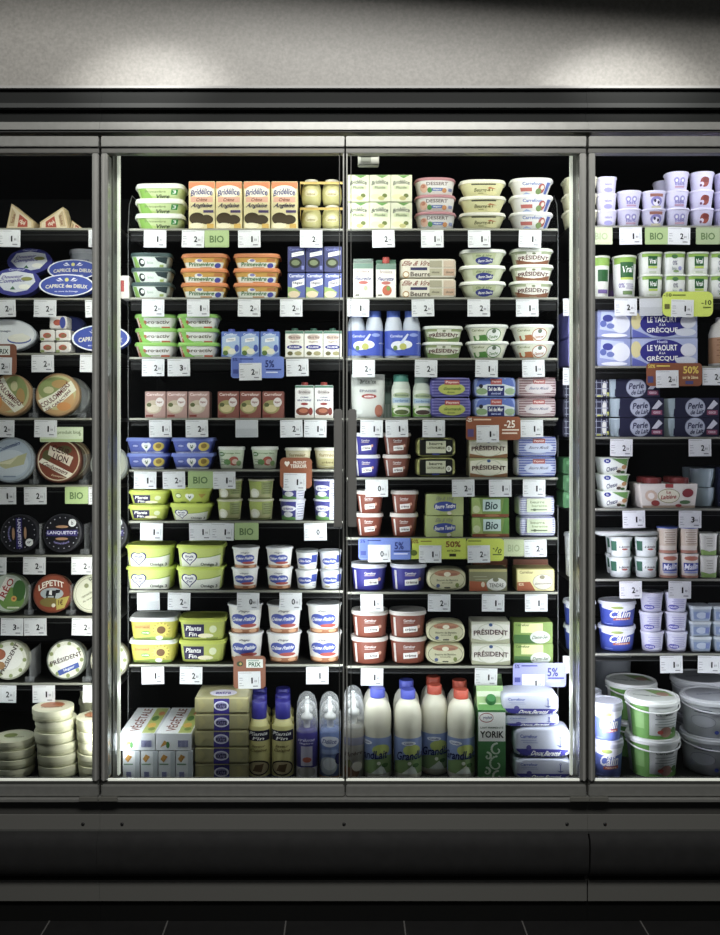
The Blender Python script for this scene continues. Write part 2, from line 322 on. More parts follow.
# ------------------------------------------------------------------ the cabinets
STEEL = mat('#8b8c87', .36, .5, .5, .06, 60, 'brushed_grey_metal'); STEEL_D = mat('#5d5d59', .42, .3, .5, .06, 60, 'dull_grey_metal')
BLACK = mat('#0c0d0c', .6, 0, .2); BLK2 = mat('#070707', .6, 0, .2); SHELF = mat('#242521', .5, .1); LIP = mat('#969688', .4, .2); RAIL = mat('#060606', .5, 0, .15); BUMP = mat('#262626', .8, 0, .1, .1, 30)
def cabinet(label, x0, x1, shelves, doors, posts, lights, lo, hi):
    """x0, x1: picture columns of its ends at the door face; lo, hi: columns of the shelf ends at the shelf lip."""
    root = empty('refrigerated_cabinet'); tag(root, label, 'refrigerated cabinet', None)
    X0, X1 = wx(x0, YD), wx(x1, YD); g = .0001
    root.location = (0, 0, 0)
    zt, zdeck = wz(126, YD), shelfz('A9')
    MB().box(X0 + g, X1 - g, 3.0, 3.04, .12, zt, BLK2).build('back_panel', root)
    MB().box(X0 + g, X1 - g, 2.345, 3.0, zt - .012, zt, mat('#020202', .8, 0, .05)).build('inner_ceiling', root)
    m = MB(); m.px(x0 + .04, x1 - .04, 85.5, 88, 2.30, YW - .004, '#8a8a87'); m.px(x0 + .04, x1 - .04, 88, 103, 2.312, YW - .004, mat('#191b1a', .7, 0, .15))
    m.px(x0 + .04, x1 - .04, 103, 107.5, 2.30, YW - .004, mat('#383a39', .6, 0, .2)); m.px(x0 + .04, x1 - .04, 107.5, 122, 2.318, YW - .004, mat('#151716', .7, 0, .15)); m.build('canopy', root)
    m = MB(); m.px(x0 + .04, x1 - .04, 122, 129.5, 2.295, 2.36, STEEL); m.px(x0 + .04, x1 - .04, 129.5, 132, 2.30, 2.36, '#3c3d3b'); m.build('top_rail', root)
    MB().box(X0 + g, X1 - g, 2.345, 3.0, zdeck - .03, zdeck, SHELF).build('deck', root)
    MB().box(X0 + g, X1 - g, 2.334, 2.345, wz(799, YD), wz(781, 2.335), '#55564f').build('deck_lip', root)
    base = MB(); base.px(x0 + .04, x1 - .04, 799.5, 802, 2.288, 2.334, STEEL); base.px(x0 + .04, x1 - .04, 802, 815, 2.304, 2.334, '#40403d'); base.px(x0 + .04, x1 - .04, 815, 831, 2.300, 2.334, mat('#6c6c67', .45, .2)); base.px(x0 + .04, x1 - .04, 831, 834, 2.29, 2.334, '#3a3b39')
    bp = base.build('base_panel', root)
    for hx in (x0, x1):
        q = (hx + .3, hx + 19) if hx == x0 else (hx - 19, hx - .3)
        if -50 < hx < 770: MB().px(*q, 797.3, 801.8, 2.282, 2.2875, mat('#77776f', .4, .4), .001).build('hinge_cover', root)
    for sx in (83, 122, 344, 567, 605):
        if x0 + 5 < sx < x1 - 5:
            s = MB().lathe([(.0042, 0), (.0042, .0012), (.0025, .002)], '#1c1c1c', N=14).build('screw', bp, (wx(sx, YD), 2.3, wz(824, YD))); s.rotation_euler.x = pi / 2
    m = MB(); zt2, zb2 = wz(835, 2.27), wz(879, 2.27); H = zt2 - zb2
    prof = [(2.334, zb2), (2.285, zb2), (2.274, zb2 + .1 * H), (2.270, zb2 + .35 * H), (2.268, zb2 + .7 * H), (2.272, zb2 + .88 * H), (2.282, zt2 - .004), (2.296, zt2), (2.334, zt2)]
    m.loft([[(X, y, z) for y, z in prof] for X in (X0 + g, X1 - g - (.004 if x1 == 587.5 else 0))], BUMP, smooth=True); m.build('bumper', root)
    MB().px(x0 + .04, x1 - (1.2 if x1 == 587.5 else .04), 880, 901, 2.296, 2.336, mat('#656560', .45, .2)).build('kick_plate', root)
    MB().box(X0 + g, X1 - g, 2.305, 2.335, 0.001, wz(901.5, 2.296), BLACK).build('plinth', root)
    MB().box(X0 + g, X1 - g, 2.336, 3.0, wz(901, 2.296), zdeck - .031, BLACK).build('body', root)
    for px_ in posts:                                  # upright between two doors
        MB().box(wx(px_[0], YD), wx(px_[1], YD), 2.346, 2.40, zdeck + .0005, zt - .013, mat('#55564f', .35, .4), .002).build('door_post', root)
    for px_ in lights:
        s = .007; X = px_
        MB().box(X - s / 2, X + s / 2, 2.372, 2.385, wz(776, 2.37), wz(153, 2.37), glow_mat('#e9eee0', .42), .002).build('lamp_tube', root)
    for xa, xb, k in shelves:
        for y in SH[k][:8]:
            if y <= 0: continue
            z = wz(y, YS); A, B = wx(xa, YS), wx(xb, YS)
            m = MB().box(A, B, YS + .004, 2.96, z - .009, z, SHELF); m.box(A, B, YS, YS + .004, z - .0055, z + .0002, LIP, .001)
            for q in (A, B - .003): m.add([(q, 2.78, z - .01), (q, 2.99, z - .01), (q, 2.99, z - .05), (q + .003, 2.78, z - .01), (q + .003, 2.99, z - .01), (q + .003, 2.99, z - .05)], [(0, 1, 2), (5, 4, 3), (0, 2, 5, 3), (1, 4, 5, 2)], BLACK)
            m.box(A + .01, B - .01, 2.96, 3.0, z - .012, z - .002, BLACK)
            s = m.build('shelf', root)
            m = MB().box(A + .004, B - .004, YS + .001, YS + .006, z - (.036 if SH[k].index(y) < 3 else .022), z - .0115, RAIL, .002); m.box(A + .006, B - .006, YS - .0005, YS + .002, z - .0195, z - .018, '#2b2d2d')
            m.build('price_rail', s)
    for X in (lo, hi):
        if X is None: continue
        m = MB(); P = [(2.93, wz(776, 2.5)), (2.58, wz(776, 2.5)), (2.58, wz(220, 2.5)), (2.595, wz(196, 2.5)), (2.63, wz(184, 2.5)), (2.93, wz(184, 2.5))]; X = wx(X, YS)
        m.loft([[(x, y, z) for y, z in P] for x in (X - .001, X + .001)], clear_mat(.995, (.97, .98, .975), 'acrylic_sheet', .1, .03), smooth=False)
        m.tube([(X, y, z) for y, z in P[1:]], .0011, clear_mat(.75, (.8, .82, .8), 'acrylic_edge', .3), 6); m.build('divider', root)
    for da, db, hinge in doors:                        # hinge side carries the wide stile
        m = MB(); T0, T1 = YD, 2.33
        m.px(da + .6, db - .6, 136, 146.5, T0, T1, STEEL, .0015); m.px(da + .6, db - .6, 146.5, 148.5, T0 + .006, T1, '#2c2d2b'); m.px(da + .6, db - .6, 148.5, 153, T0 + .004, T1, STEEL_D, .001)
        m.px(da + .6, db - .6, 785, 797, T0, T1, STEEL, .003); m.px(da + .6, db - .6, 781, 785, T0 + .005, T1, '#3a3b38')
        a, b = (da + .6, da + 7) if hinge == 'l' else (db - 7, db - .6)
        m.px(a, b, 153, 781, T0, T1 + .012, STEEL, .002)
        a, b = (da + 2.2, da + 4.2) if hinge == 'l' else (db - 4.2, db - 2.2)
        m.px(a, b, 154, 781, T0 - .0015, T0 + .003, '#8b8b86')
        a, b = (db - 2.2, db - .8) if hinge == 'l' else (da + .8, da + 2.2)
        m.px(a, b, 153, 781, T0 + .006, T1 - .006, mat('#8e908a', .3, .4))
        a, b = (db - 6, db - 5.2) if hinge == 'l' else (da + 5.2, da + 6)
        m.px(a, b, 153, 781, T0 + .010, T0 + .013, mat('#4c4d4a', .4, .2))
        m.px(da + (7 if hinge == 'l' else .8), db - (.8 if hinge == 'l' else 7), 779.2, 781, T0 + .0045, T0 + .011, glow_mat('#cfd3c6', .5))  # bottom seal made to glow, standing in for light that falls on it
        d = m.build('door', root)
        a, b = (da + 7.2, db - 2.4) if hinge == 'l' else (da + 2.4, db - 7.2)
        MB().px(a, b, 153.2, 780.8, T0 + .012, T0 + .014, glass_mat()).build('glass_pane', d)
        a, b = (db - 11, db - 2.6) if hinge == 'l' else (da + 2.6, da + 11)
        h = MB().px(a, b, 409, 528, T0 - .030, T0 - .020, mat('#7a7a76', .4, .4), .003)
        for y in (425, 512): h.px(a + 2, b - 2, y - 4, y + 4, T0 - .021, T0 + .0115, STEEL_D)
        h.build('handle', d)
    return root
XL, XR = -.5845, .5845
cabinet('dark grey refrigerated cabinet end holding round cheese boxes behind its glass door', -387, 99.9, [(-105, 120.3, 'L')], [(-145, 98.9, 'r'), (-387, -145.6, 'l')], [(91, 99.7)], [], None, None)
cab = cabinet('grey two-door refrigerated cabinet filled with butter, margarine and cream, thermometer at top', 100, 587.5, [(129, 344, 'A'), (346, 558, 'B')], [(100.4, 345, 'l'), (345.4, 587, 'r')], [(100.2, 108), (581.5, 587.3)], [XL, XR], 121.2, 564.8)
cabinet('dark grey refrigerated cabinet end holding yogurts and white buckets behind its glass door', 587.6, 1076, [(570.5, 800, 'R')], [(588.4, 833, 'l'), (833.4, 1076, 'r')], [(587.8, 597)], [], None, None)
m = MB().px(358.5, 380.5, 154, 164.5, 2.40, 2.43, '#555651', .002); t = m.build('thermometer', cab)
MB().px(361.5, 372, 156, 162, 2.3985, 2.4005, '#2f332b').build('display', t)

# ------------------------------------------------------------------ artwork
W_, K_, NAVY = '#f4f5f1', '#1c1a1a', '#1d1c6e'
def hatch(col, nx, ny, t=.35):
    o = [('r', (i + .5 - t / 2) / nx, .02, (i + .5 + t / 2) / nx, .98, col) for i in range(nx)]
    return o + [('r', .02, (i + .5 - t / 2) / ny, .98, (i + .5 + t / 2) / ny, col) for i in range(ny)]
def chip(cu, cv, w, h, t='', col='#3a3a50', sl=.03):
    o = [('p', [(cu - w / 2, cv - h / 2 - sl), (cu + w / 2, cv - h / 2 + sl), (cu + w / 2, cv + h / 2 + sl), (cu - w / 2, cv + h / 2 - sl)], '#efeeea')]
    return o + ([('t', t, cu, cv, w * .8, h * .5, col)] if t else [('r', cu - w * .35, cv - .012, cu + w * .35, cv + .012, '#8a8a92')])
def lines(cu, cv, w, n, dv, col='#8c8c90', th=.016): return [('r', cu - w / 2 * (1 - .25 * (i % 2)), cv - i * dv - th, cu + w / 2 * (1 - .15 * ((i + 1) % 2)), cv - i * dv + th, col) for i in range(n)]
def heartlogo(cu, cv, r, q, txt=True, dark=NAVY):
    o = [('h', cu, cv, r, r * q, dark), ('h', cu, cv, r * .84, r * q * .84, W_)]
    return o + ([('t', 'fruit', cu, cv + r * q * .22, r * 1.05, r * q * .38, dark), ("t", "d'or", cu, cv - r * q * .22, r * .8, r * q * .34, dark)] if txt else [('p', [(cu - r * .4, cv), (cu - r * .1, cv + r * q * .1), (cu - r * .2, cv + r * q * .4)], '#3e6a3a'), ('p', [(cu + r * .4, cv), (cu + r * .15, cv + r * q * .4), (cu + r * .05, cv + r * q * .1)], '#3e6a3a'), ('e', cu, cv - r * q * .15, r * .25, r * q * .18, '#3e6a3a')])
def flower(cu, cv, r, q, pet='#e9c928', mid='#7a5526', n=14):
    o = []
    for i in range(n):
        a = 2 * pi * i / n; p = []
        for t, s in ((.35, .13), (.7, .16), (1., 0), (.7, -.16), (.35, -.13)):
            p.append((cu + r * (t * cos(a) - s * sin(a)), cv + r * q * (t * sin(a) + s * cos(a))))
        o.append(('p', p, pet))
    return o + [('e', cu, cv, r * .45, r * q * .45, mid)]
def pres(green='#a9b58a', band='#8a5634', bg='#eceadd'):
    return [('r', .02, .02, .98, .97, bg), ('p', [(.0, .0), (1, .0), (1, .46), (.75, .3), (.5, .24), (.25, .3), (.0, .46)], band), ('r', .02, .80, .3, .97, green), ('r', .7, .80, .98, .97, green),
            ('e', .5, .84, .05, .07, '#7c8a5c'), ('t', 'PRÉSIDENT', .5, .55, .86, .36, '#5b1d1e', 0, 0, .1), ('r', .38, .08, .62, .12, '#b09a70')]
def A_vivre():
    return [('p', [(0, 0), (.36, 0), (.2, 1), (0, 1)], '#8cc63a'), ('p', [(.36, 0), (.75, 0), (.75, .16), (.5, .2), (.3, .4)], '#b9dc68'), ('t', 'Primevère', .42, .72, .5, .2, '#7d9a50'), ('t', 'Vivre', .6, .3, .36, .36, '#2f4a24', 0, .2), ('r', .8, .45, .95, .9, '#2f9b3f'), ('t', '3', .875, .68, .08, .3, W_)]
def A_brid(main='#f5eab0', top='#e8874a', choc='#4a3c22', t2='Crème', t3='Anglaise', band='#f2b79a'):
    return [('r', 0, .86, 1, 1, top), ('e', .5, .80, .46, .13, '#fbf5e2'), ('t', 'Bridélice', .5, .78, .84, .13, '#3c3f86', .05, .1, .04), ('r', .08, .57, .92, .68, band), ('t', t2, .5, .625, .42, .075, '#8d4a34', 0, .2),
            ('t', t3, .5, .49, .80, .12, '#413a55', 0, .3), ('r', .56, .345, .95, .40, '#5c4a7c'), ('e', .32, .22, .3, .13, choc), ('e', .68, .2, .26, .1, choc), ('e', .3, .07, .28, .06, '#f6edc4'), ('r', .7, .02, .96, .11, '#e0b23c')]
def A_dark():
    return [('r', .03, .06, .97, .94, '#d9e4da'), ('p', [(.03, .06), (.18, .06), (.12, .94), (.03, .94)], '#7fae44'), ('e', .25, .5, .09, .34, '#20302e'), ('e', .27, .55, .05, .16, '#e9efe9'), ('p', [(.62, .94), (.97, .94), (.97, .4), (.72, .6)], '#26383a'), ('t', 'bio', .5, .5, .18, .22, '#9fb5a6'), ('r', .78, .14, .9, .34, '#9ab04e')]
def A_prim():
    return [('r', 0, .0, 1, .58, '#e9ecdf'), ('r', 0, .58, 1, 1, '#d9a334'), ('e', .38, .68, .1, .2, '#f4f1e2'), ('e', .4, .74, .06, .12, '#8d86c4'), ('t', 'Primevère', .44, .42, .66, .36, '#3d7a3a', 0, .1), ('e', .87, .3, .08, .22, '#4c52b0'), ('r', .4, .04, .72, .16, '#c5852e'), ('r', .76, .66, .96, .9, '#c77c35')]
def A_cfblue(up):
    if up: return [('r', .02, .02, .98, .98, '#3a3e70'), ('t', 'Carrefour', .5, .9, .8, .1, '#7077b8'), *chip(.58, .72, .7, .16, '', sl=.05), ('e', .45, .36, .36, .2, '#23271f'), ('e', .45, .37, .24, .11, '#6f7a55'), ('r', .8, .1, .94, .25, '#7d83c0')]
    return [('r', 0, 0, 1, 1, '#5460a4'), ('t', 'Carrefour', .5, .9, .86, .13, '#e8eaf6'), ('p', [(0, .0), (.5, 0), (.75, .22), (.4, .4), (0, .45)], '#8fae58'), ('e', .35, .14, .34, .14, '#dcc6a0'), *chip(.6, .6, .7, .26, 'léger', sl=.07)]
def A_pro():
    return [('r', 0, 0, 1, 1, '#e9e8e4'), ('p', [(0, 0), (.2, 0), (.08, 1), (0, 1)], '#c0602c'), ('p', [(.1, 0), (.42, 0), (.2, .45), (.2, 1), (.06, 1)], '#84c943'), ('t', 'pro·activ', .56, .56, .7, .42, '#6a6450', 0, 0), ('e', .22, .6, .04, .16, '#c06a3a'), ('r', .7, .02, .96, .2, '#c5562e'), ('r', .34, .1, .66, .17, '#8fbf5e')]
def A_bluecart():
    return [('r', 0, 0, 1, 1, '#5b78c4'), ('p', [(.04, .1), (.5, .0), (.96, .2), (.96, .8), (.5, .95), (.04, .8)], '#a9c1e0'), ('t', 'Carrefour', .5, .9, .7, .08, '#dfe6f6'), *chip(.5, .68, .5, .14), ('e', .3, .3, .22, .14, '#d8dc8c'), ('e', .55, .22, .22, .12, '#e9e6cf'), ('e', .22, .16, .14, .1, '#5d7c36'), ('e', .82, .35, .12, .14, '#4359b4')]
def A_white(c1='#c9b0a0', c2='#3c3c8a', l='#e9e6d8', name='Elle & Vire'):
    return [('r', 0, 0, 1, 1, l), ('r', 0, .9, 1, 1, '#4e7d6a'), ('e', .5, .76, .36, .11, c1), ('t', name, .5, .76, .58, .1, '#6a5a52'), ('t', 'légère', .5, .58, .5, .1, '#8a7460'), ('e', .5, .38, .42, .09, c2), ('t', 'FLUIDE', .5, .38, .56, .07, W_), ('e', .26, .14, .15, .08, '#6a6438'), ('e', .7, .14, .2, .08, '#a8a06a')]
def A_cfred(pale):
    b, f = ('#b48d84', '#cfa79a') if pale else ('#94564a', '#b58a5a')
    return [('r', 0, 0, 1, 1, b), ('t', 'Carrefour', .5, .9, .86, .11, '#f0dcd4'), ('e', .42, .42, .4, .26, '#a59f5e' if not pale else '#c4b498'), ('e', .4, .36, .28, .14, '#d6c78c' if not pale else '#d9cdb4'), ('e', .2, .5, .12, .08, '#5c6434'), ('e', .72, .6, .2, .18, '#e6dcd6'), ('t', 'léger', .72, .6, .28, .1, '#8a4a42'), ('r', .04, .04, .4, .12, '#8a3a30')]
def A_ent():
    return [('r', 0, 0, 1, 1, '#ecebe6'), ('r', 0, .93, 1, 1, '#4a8068'), ('e', .5, .8, .38, .1, '#d8d2cc'), ('t', 'Bridélice', .5, .8, .6, .09, '#6a5e5a'), ('t', 'CRÈME', .5, .64, .44, .05, '#55557a'), ('t', 'ENTIÈRE', .5, .55, .74, .07, '#33336a'), ('e', .5, .43, .2, .04, '#a03a34'), ('e', .42, .2, .38, .13, '#7a3d2a'), ('e', .45, .22, .24, .07, '#b86a48'), ('e', .84, .2, .12, .12, '#8a3026'), ('r', 0, 0, 1, .08, '#d9d4c8')]
def A_fdor_blue():
    return [('r', 0, .0, 1, .14, '#dfe4f6'), *heartlogo(.5, .56, .13, 3.2, False, '#e9eefa'), ('e', .2, .62, .1, .16, '#34459c'), ('e', .2, .62, .085, .12, '#7f90dc'), ('t', 'omega 3', .2, .62, .13, .12, '#dfe4f6'), ('e', .84, .56, .15, .36, '#e2c93c'), ('e', .84, .62, .08, .2, '#9c7e28'), ('t', 'sans huile de palme', .5, .08, .5, .09, '#5060b4')]
def A_pot_green(a='#e6ecd8', b='#5f8f4a', dot='#c05a48'):
    return [('r', 0, .7, 1, .98, '#dbe8c8'), ('e', .2, .78, .13, .12, b), ('t', 'BIO', .2, .78, .17, .1, W_), ('t', 'fromage blanc', .58, .82, .5, .1, b), ('e', .62, .42, .16, .24, dot), ('e', .66, .38, .1, .14, '#e8c8b8'), ('e', .4, .36, .12, .16, b), ('e', .8, .3, .1, .14, '#7ca05a'), ('r', .14, .2, .4, .25, '#9aa88a'), *lines(.25, .5, .22, 2, .1, '#8a9a78')]
def A_pot_cream(): return [('r', 0, .6, 1, .95, '#e6dcb4'), ('t', 'fermier', .5, .76, .56, .18, '#a58a44'), ('e', .5, .36, .4, .2, '#c9bf7c'), ('t', 'crème', .5, .36, .4, .14, '#7a6a34'), ('r', .1, .05, .9, .1, '#b9ac70')]
def A_planta(sm=False, dark='#2a2350'):
    return [('r', .06, .16, .56, .88, dark), ('t', 'Planta', .31, .66, .38, .26, W_, 0, .2), ('t', 'Fin', .28, .34, .2, .22, W_, 0, .2), ('e', .6, .26, .2, .12, '#f2ecc0'), ('e', .78, .62, .09, .2, '#dfe6b4'), ('r', .62, .08, .92, .16, '#8a9a22')]
def A_fdor_lime(txt='Oméga 3'):
    return [('p', [(0, 0), (1, 0), (1, .66), (.75, .54), (.45, .48), (0, .52)], '#eff1e2'), ('p', [(.45, .52), (.75, .58), (1, .73), (1, .66), (.75, .54), (.45, .48)], '#8fb026'), *heartlogo(.26, .5, .19, 2.0), ('t', txt, .74, .15, .42, .2, '#55604a')]
def A_lime_small(): return [('e', .18, .6, .09, .2, '#6b8a1c'), ('e', .18, .6, .07, .14, '#e4ecb4'), *heartlogo(.5, .5, .13, 2.6, False, '#f3f6d2'), ('p', [(.74, .75), (.95, .75), (.85, .4)], '#b89a2c'), ('e', .3, .08, .1, .06, '#55660f'), ('e', .8, .08, .1, .06, '#55660f')]
def A_olive(f=0): return [('r', 0, .55, 1, .98, '#a9b84a'), ('r', .55 - f, .3, .95 - f, .95, '#8f9a58'), *lines(.75 - f, .85, .3, 5, .12, '#6c763c', .02), ('e', .3 + f * .5, .34, .18, .26, '#e6e4cc'), ('e', .3 + f * .5, .3, .12, .16, '#f2f0e0'), ('r', .02, .04, .9, .12, '#6d7438')]
def A_purple(): return [('r', 0, 0, .62, 1, '#3f3f8e'), ('r', .62, 0, 1, 1, '#d9dae6'), *lines(.81, .86, .3, 6, .13, '#7c7ca4', .018), ('e', .36, .62, .26, .16, '#e9e9f0'), ('t', 'crème', .36, .62, .34, .14, '#4a4aa0'), ('p', [(0, 0), (.62, 0), (.62, .14), (.3, .26), (0, .2)], '#5f9a4a'), ('e', .36, .3, .16, .14, '#e6e6ea')]
def A_fraiche(sh=0.): return [('r', 0, 0, 1, .2, '#a5653a'), ('r', 0, .17, 1, .215, '#e3dccb'), ('e', .34 + sh, .54, .2, .2, '#4656ae'), ('e', .62 + sh, .54, .2, .2, '#4656ae'), ('e', .48 + sh, .48, .2, .2, '#4656ae'), ('t', 'Crème Fraîche', .48 + sh, .55, .6, .14, W_, .04, .2), ('t', "d'Isigny", .5 + sh, .84, .26, .1, '#5a5a66', 0, .3), ('e', .62 + sh, .3, .22, .07, '#b4483c'), ('e', .3 + sh, .11, .16, .07, '#d9a070'), ('e', .74 + sh, .1, .12, .07, '#d9a070')]
def A_fraiche_s(l=0.): return [('e', .32 + l, .5, .22, .2, '#4050a8'), ('e', .5 + l, .52, .2, .19, '#4050a8'), ('t', 'Crème Fraîche', .42 + l, .52, .5, .15, W_, 0, .2), ('r', .68 + l, .42, .98, .86, '#3a4ba4'), ('e', .3 + l, .16, .12, .06, '#b9b08a'), *lines(.84, .3, .26, 2, .1, '#8a90b4')]
def A_sun(): return [('r', 0, .0, 1, 1, '#d2c832'), ('p', [(0, .0), (1, 0), (1, .12), (.5, .2), (0, .1)], '#8fae34'), ('r', .06, .58, .46, .86, '#dca944'), ('t', 'tournesol', .26, .72, .34, .14, '#9a6a1c'), ('e', .34, .4, .12, .12, '#7cae3a'), ('t', 'oméga', .34, .4, .18, .08, W_), ('e', .72, .56, .2, .38, '#a89428'), *flower(.72, .56, .23, 1.95, '#f0dc4a'), ('e', .68, .14, .09, .12, '#e8eed8'), ('r', .1, .05, .45, .1, '#7a7a22')]
def A_veg_top(): return [('p', [(0, 0), (1, 0), (1, 1), (0, 1)], '#dfe3e6'), ('r', .62, .02, .98, .98, '#a9b65a'), ('t', 'VÉGÉTALE', .34, .52, 2.1, .14, '#7a2a18', pi / 2), ('e', .78, .3, .12, .09, '#d8a838'), ('e', .84, .16, .1, .06, '#6d8a34'), ('e', .76, .56, .1, .1, '#4d7a34'), ('e', .86, .75, .09, .08, '#c8783a')]
def A_veg_f(): return [('r', 0, 0, 1, 1, '#e1e6ec'), ('p', [(.12, .16), (.24, .6), (.36, .42)], '#c8902c'), ('e', .34, .32, .05, .2, '#4d8a44'), ('r', .62, .18, .92, .62, '#c9cde4')] + [('r', .63 + .036 * i, .2, .65 + .036 * i, .6, '#5a5c98') for i in range(8)]
def A_veg_s(): return [('r', 0, 0, 1, 1, '#e4e9ee'), ('r', .72, 0, 1, 1, '#c2cbd2'), ('p', [(.12, .74), (.3, .9), (.56, .82), (.3, .62)], '#c8902c'), ('p', [(.3, .62), (.5, .9), (.36, .66)], '#8a5a1c'), ('r', .06, .54, .6, .58, '#6a9a74'), ('r', .2, .02, .5, .3, '#c4c8e4')] + [('r', .21, .03 + .04 * i, .49, .052 + .04 * i, '#55579a') for i in range(7)]
def A_gold(): return [('r', .355, 0, .645, 1, '#3a3088'), ('e', .495, .5, .14, .3, '#dfe0f0'), ('e', .495, .5, .11, .22, '#8a86b8'), ('t', 'extra', .495, .5, .2, .34, '#22204c'), ('p', [(.08, .1), (.2, .5), (.12, .9), (.06, .9)], '#b0a76c'), ('p', [(.8, .1), (.92, .5), (.84, .9), (.78, .9)], '#b0a76c'), ('r', 0, .955, 1, 1, '#c2ba84')]
def A_pla_b(): return [('r', .04, .72, .96, .92, '#191633'), ('t', 'Planta', .5, .86, .7, .07, W_, 0, .2), ('t', 'Fin', .5, .77, .4, .06, W_, 0, .2), ('t', 'Saveur', .5, .62, .46, .05, '#7a6a2c', 0, .2), ('t', 'Cuisine', .5, .54, .6, .06, '#7a6a2c', 0, .2), ('e', .5, .2, .42, .15, '#2a2018'), ('e', .5, .2, .36, .12, '#a89a6c'), ('p', [(.3, .14), (.6, .12), (.68, .28), (.4, .26)], '#5a4424'), ('r', .0, 0, 1, .035, '#232a55')]
def A_can(c): return [('r', .3, .3, .72, .74, '#a9a6bc'), ('t', 'crème', .5, .88, .66, .07, '#c9c9ea', 0, .2), ('t', 'légère', .5, .8, .5, .05, '#c9c9ea'), ('e', .52, .44, .16, .06, '#b0543c'), ('r', .05, 0, .95, .26, '#b4b3b8'), ('e', .5, .16, .34, .12, '#8c8a84')] if c else [('e', .5, .84, .36, .12, '#dfe4f2'), ('t', 'Délice', .5, .84, .52, .1, '#3c4a96', 0, .2), ('r', .2, .56, .8, .66, '#8ea2d2'), ('e', .45, .3, .34, .2, '#aab4bc'), ('e', .5, .34, .24, .14, '#cfd6da'), ('e', .84, .44, .15, .13, '#20245e'), ('r', 0, 0, 1, .06, '#8a5c34')]
def A_pgreen(): return [('r', 0, 0, 1, 1, '#eef0cd'), ('p', [(.3, 1), (.9, 1), (.6, .88)], '#6fb04a'), ('t', 'Bridélice', .5, .72, .8, .16, '#49584a', .04, .1, .06), ('r', .14, .46, .86, .6, '#d9e6b0'), ('t', 'Fluide', .5, .53, .5, .1, '#6a7a5a'), ('e', .3, .18, .26, .1, '#f4eeb4'), ('e', .72, .22, .12, .08, '#7a8a3c'), ('e', .56, .12, .16, .08, '#c9c476')]
def A_pink(): return [('t', 'DESSERT', .52, .78, .6, .22, '#6f5c5c'), ('e', .14, .5, .1, .3, '#e6b69a'), ('e', .13, .62, .06, .12, '#c97c5c'), ('r', .36, .3, .7, .5, '#5d7cc4'), ('t', 'léger', .53, .4, .24, .12, W_), ('e', .3, .36, .07, .18, '#4e9a44'), ('e', .74, .34, .07, .16, '#d8934c'), ('r', .86, .3, .98, .5, '#8a96c8')]
def A_beurre(): return [('r', .2, .86, .8, .95, '#4c4c3c'), ('t', 'Beurre', .42, .52, .34, .26, '#77774a', 0, .2), ('t', '41', .68, .5, .16, .26, '#8a7a3c'), ('p', [(.6, .62), (.86, .58), (.66, .72)], '#c8763a'), ('e', .75, .3, .16, .14, '#efe9a8'), ('r', .34, .26, .5, .32, '#a5a268')]
def A_cfw(): return [('t', 'Carrefour', .48, .82, .52, .22, '#5d78c0'), ('r', .14, .32, .48, .56, '#c4685c'), ('p', [(.05, 0), (.6, 0), (.3, .26)], '#9fb6e0'), ('e', .76, .5, .1, .32, '#b4564c'), ('e', .68, .3, .09, .2, '#77944c'), ('e', .78, .56, .05, .14, '#e9d8c4'), ('p', [(.88, .9), (.98, .9), (.94, .0), (.86, .0)], '#5a70b8')]
def A_tendre(b='#3a4ca0'): return [('p', [(0, 0), (.36, 0), (.3, 1), (0, 1)], '#b4bf78'), ('p', [(.7, 0), (1, 0), (1, 1), (.74, 1)], '#b4bf78'), ('e', .5, .42, .3, .24, b), ('r', .22, .3, .8, .56, b), ('t', 'Beurre Tendre', .51, .43, .54, .2, W_, .06, .1), ('t', 'Elle & Vire', .5, .8, .46, .18, '#8a8a78', 0, .2), ('e', .62, .1, .06, .08, '#e0d8c0')]
def A_ev(): return [('r', .02, .05, .98, .95, '#dcd6c2'), ('t', 'Elle & Vire', .3, .76, .5, .26, '#8a4a3c', 0, .25), ('r', .18, .4, .48, .55, '#2f2f5c'), ('t', 'Beurre', .36, .2, .36, .24, '#54463a'), ('e', .1, .18, .06, .17, '#a9762c'), ('e', .1, .18, .045, .12, '#efe6cc')] + [('r', .52 + .25 * i, .12 + .42 * j, .74 + .25 * i, .48 + .42 * j, ['#b3ae8e', '#c5a284', '#a6a084', '#c9b49a'][i + 2 * j]) for i in (0, 1) for j in (0, 1)] + [('t', 'doux', .63, .3, .14, .12, '#6a604a'), ('t', 'doux', .88, .3, .14, .12, '#6a604a')]
def A_gable(red): return [('r', 0, 0, 1, 1, '#e9e6dc'), ('r', 0, .84, 1, 1, '#6c8a7a'), ('t', 'Bridélice', .5, .77, .64, .1, '#a08a84'), ('t', 'Fleurette', .5, .56, .8, .12, '#4a4a84', 0, .2), ('e', .5, .44, .24, .05, '#c4685c'), ('e', .55, .22, .24, .15, '#c4603c' if red else '#d9d9c4'), ('e', .62, .28, .1, .07, '#6f9a44' if red else '#b8bd96'), ('r', .1, .06, .3, .1, '#5c5c4a')]
def A_twin(): return [('r', 0, 0, 1, 1, '#3d54bb'), ('r', .92, 0, 1, 1, '#6c80d2'), ('t', 'Carrefour', .32, .78, .36, .11, '#c9d2f2'), ('p', [(.02, .0), (.4, .0), (.2, .2), (.02, .3)], '#5f78d4'), ('e', .36, .4, .2, .18, '#dfe4ec'), ('e', .56, .44, .2, .16, '#e9ecf0'), ('p', [(.4, .5), (.62, .88), (.66, .84), (.5, .46)], '#cdd6f0'), ('e', .5, .36, .1, .13, '#b9b94a'), ('e', .28, .3, .06, .1, '#6d8a3c'), ('t', 'Bio', .95, .5, .04, .2, W_, pi / 2), ('e', .8, .82, .12, .07, '#8fa2e4')]
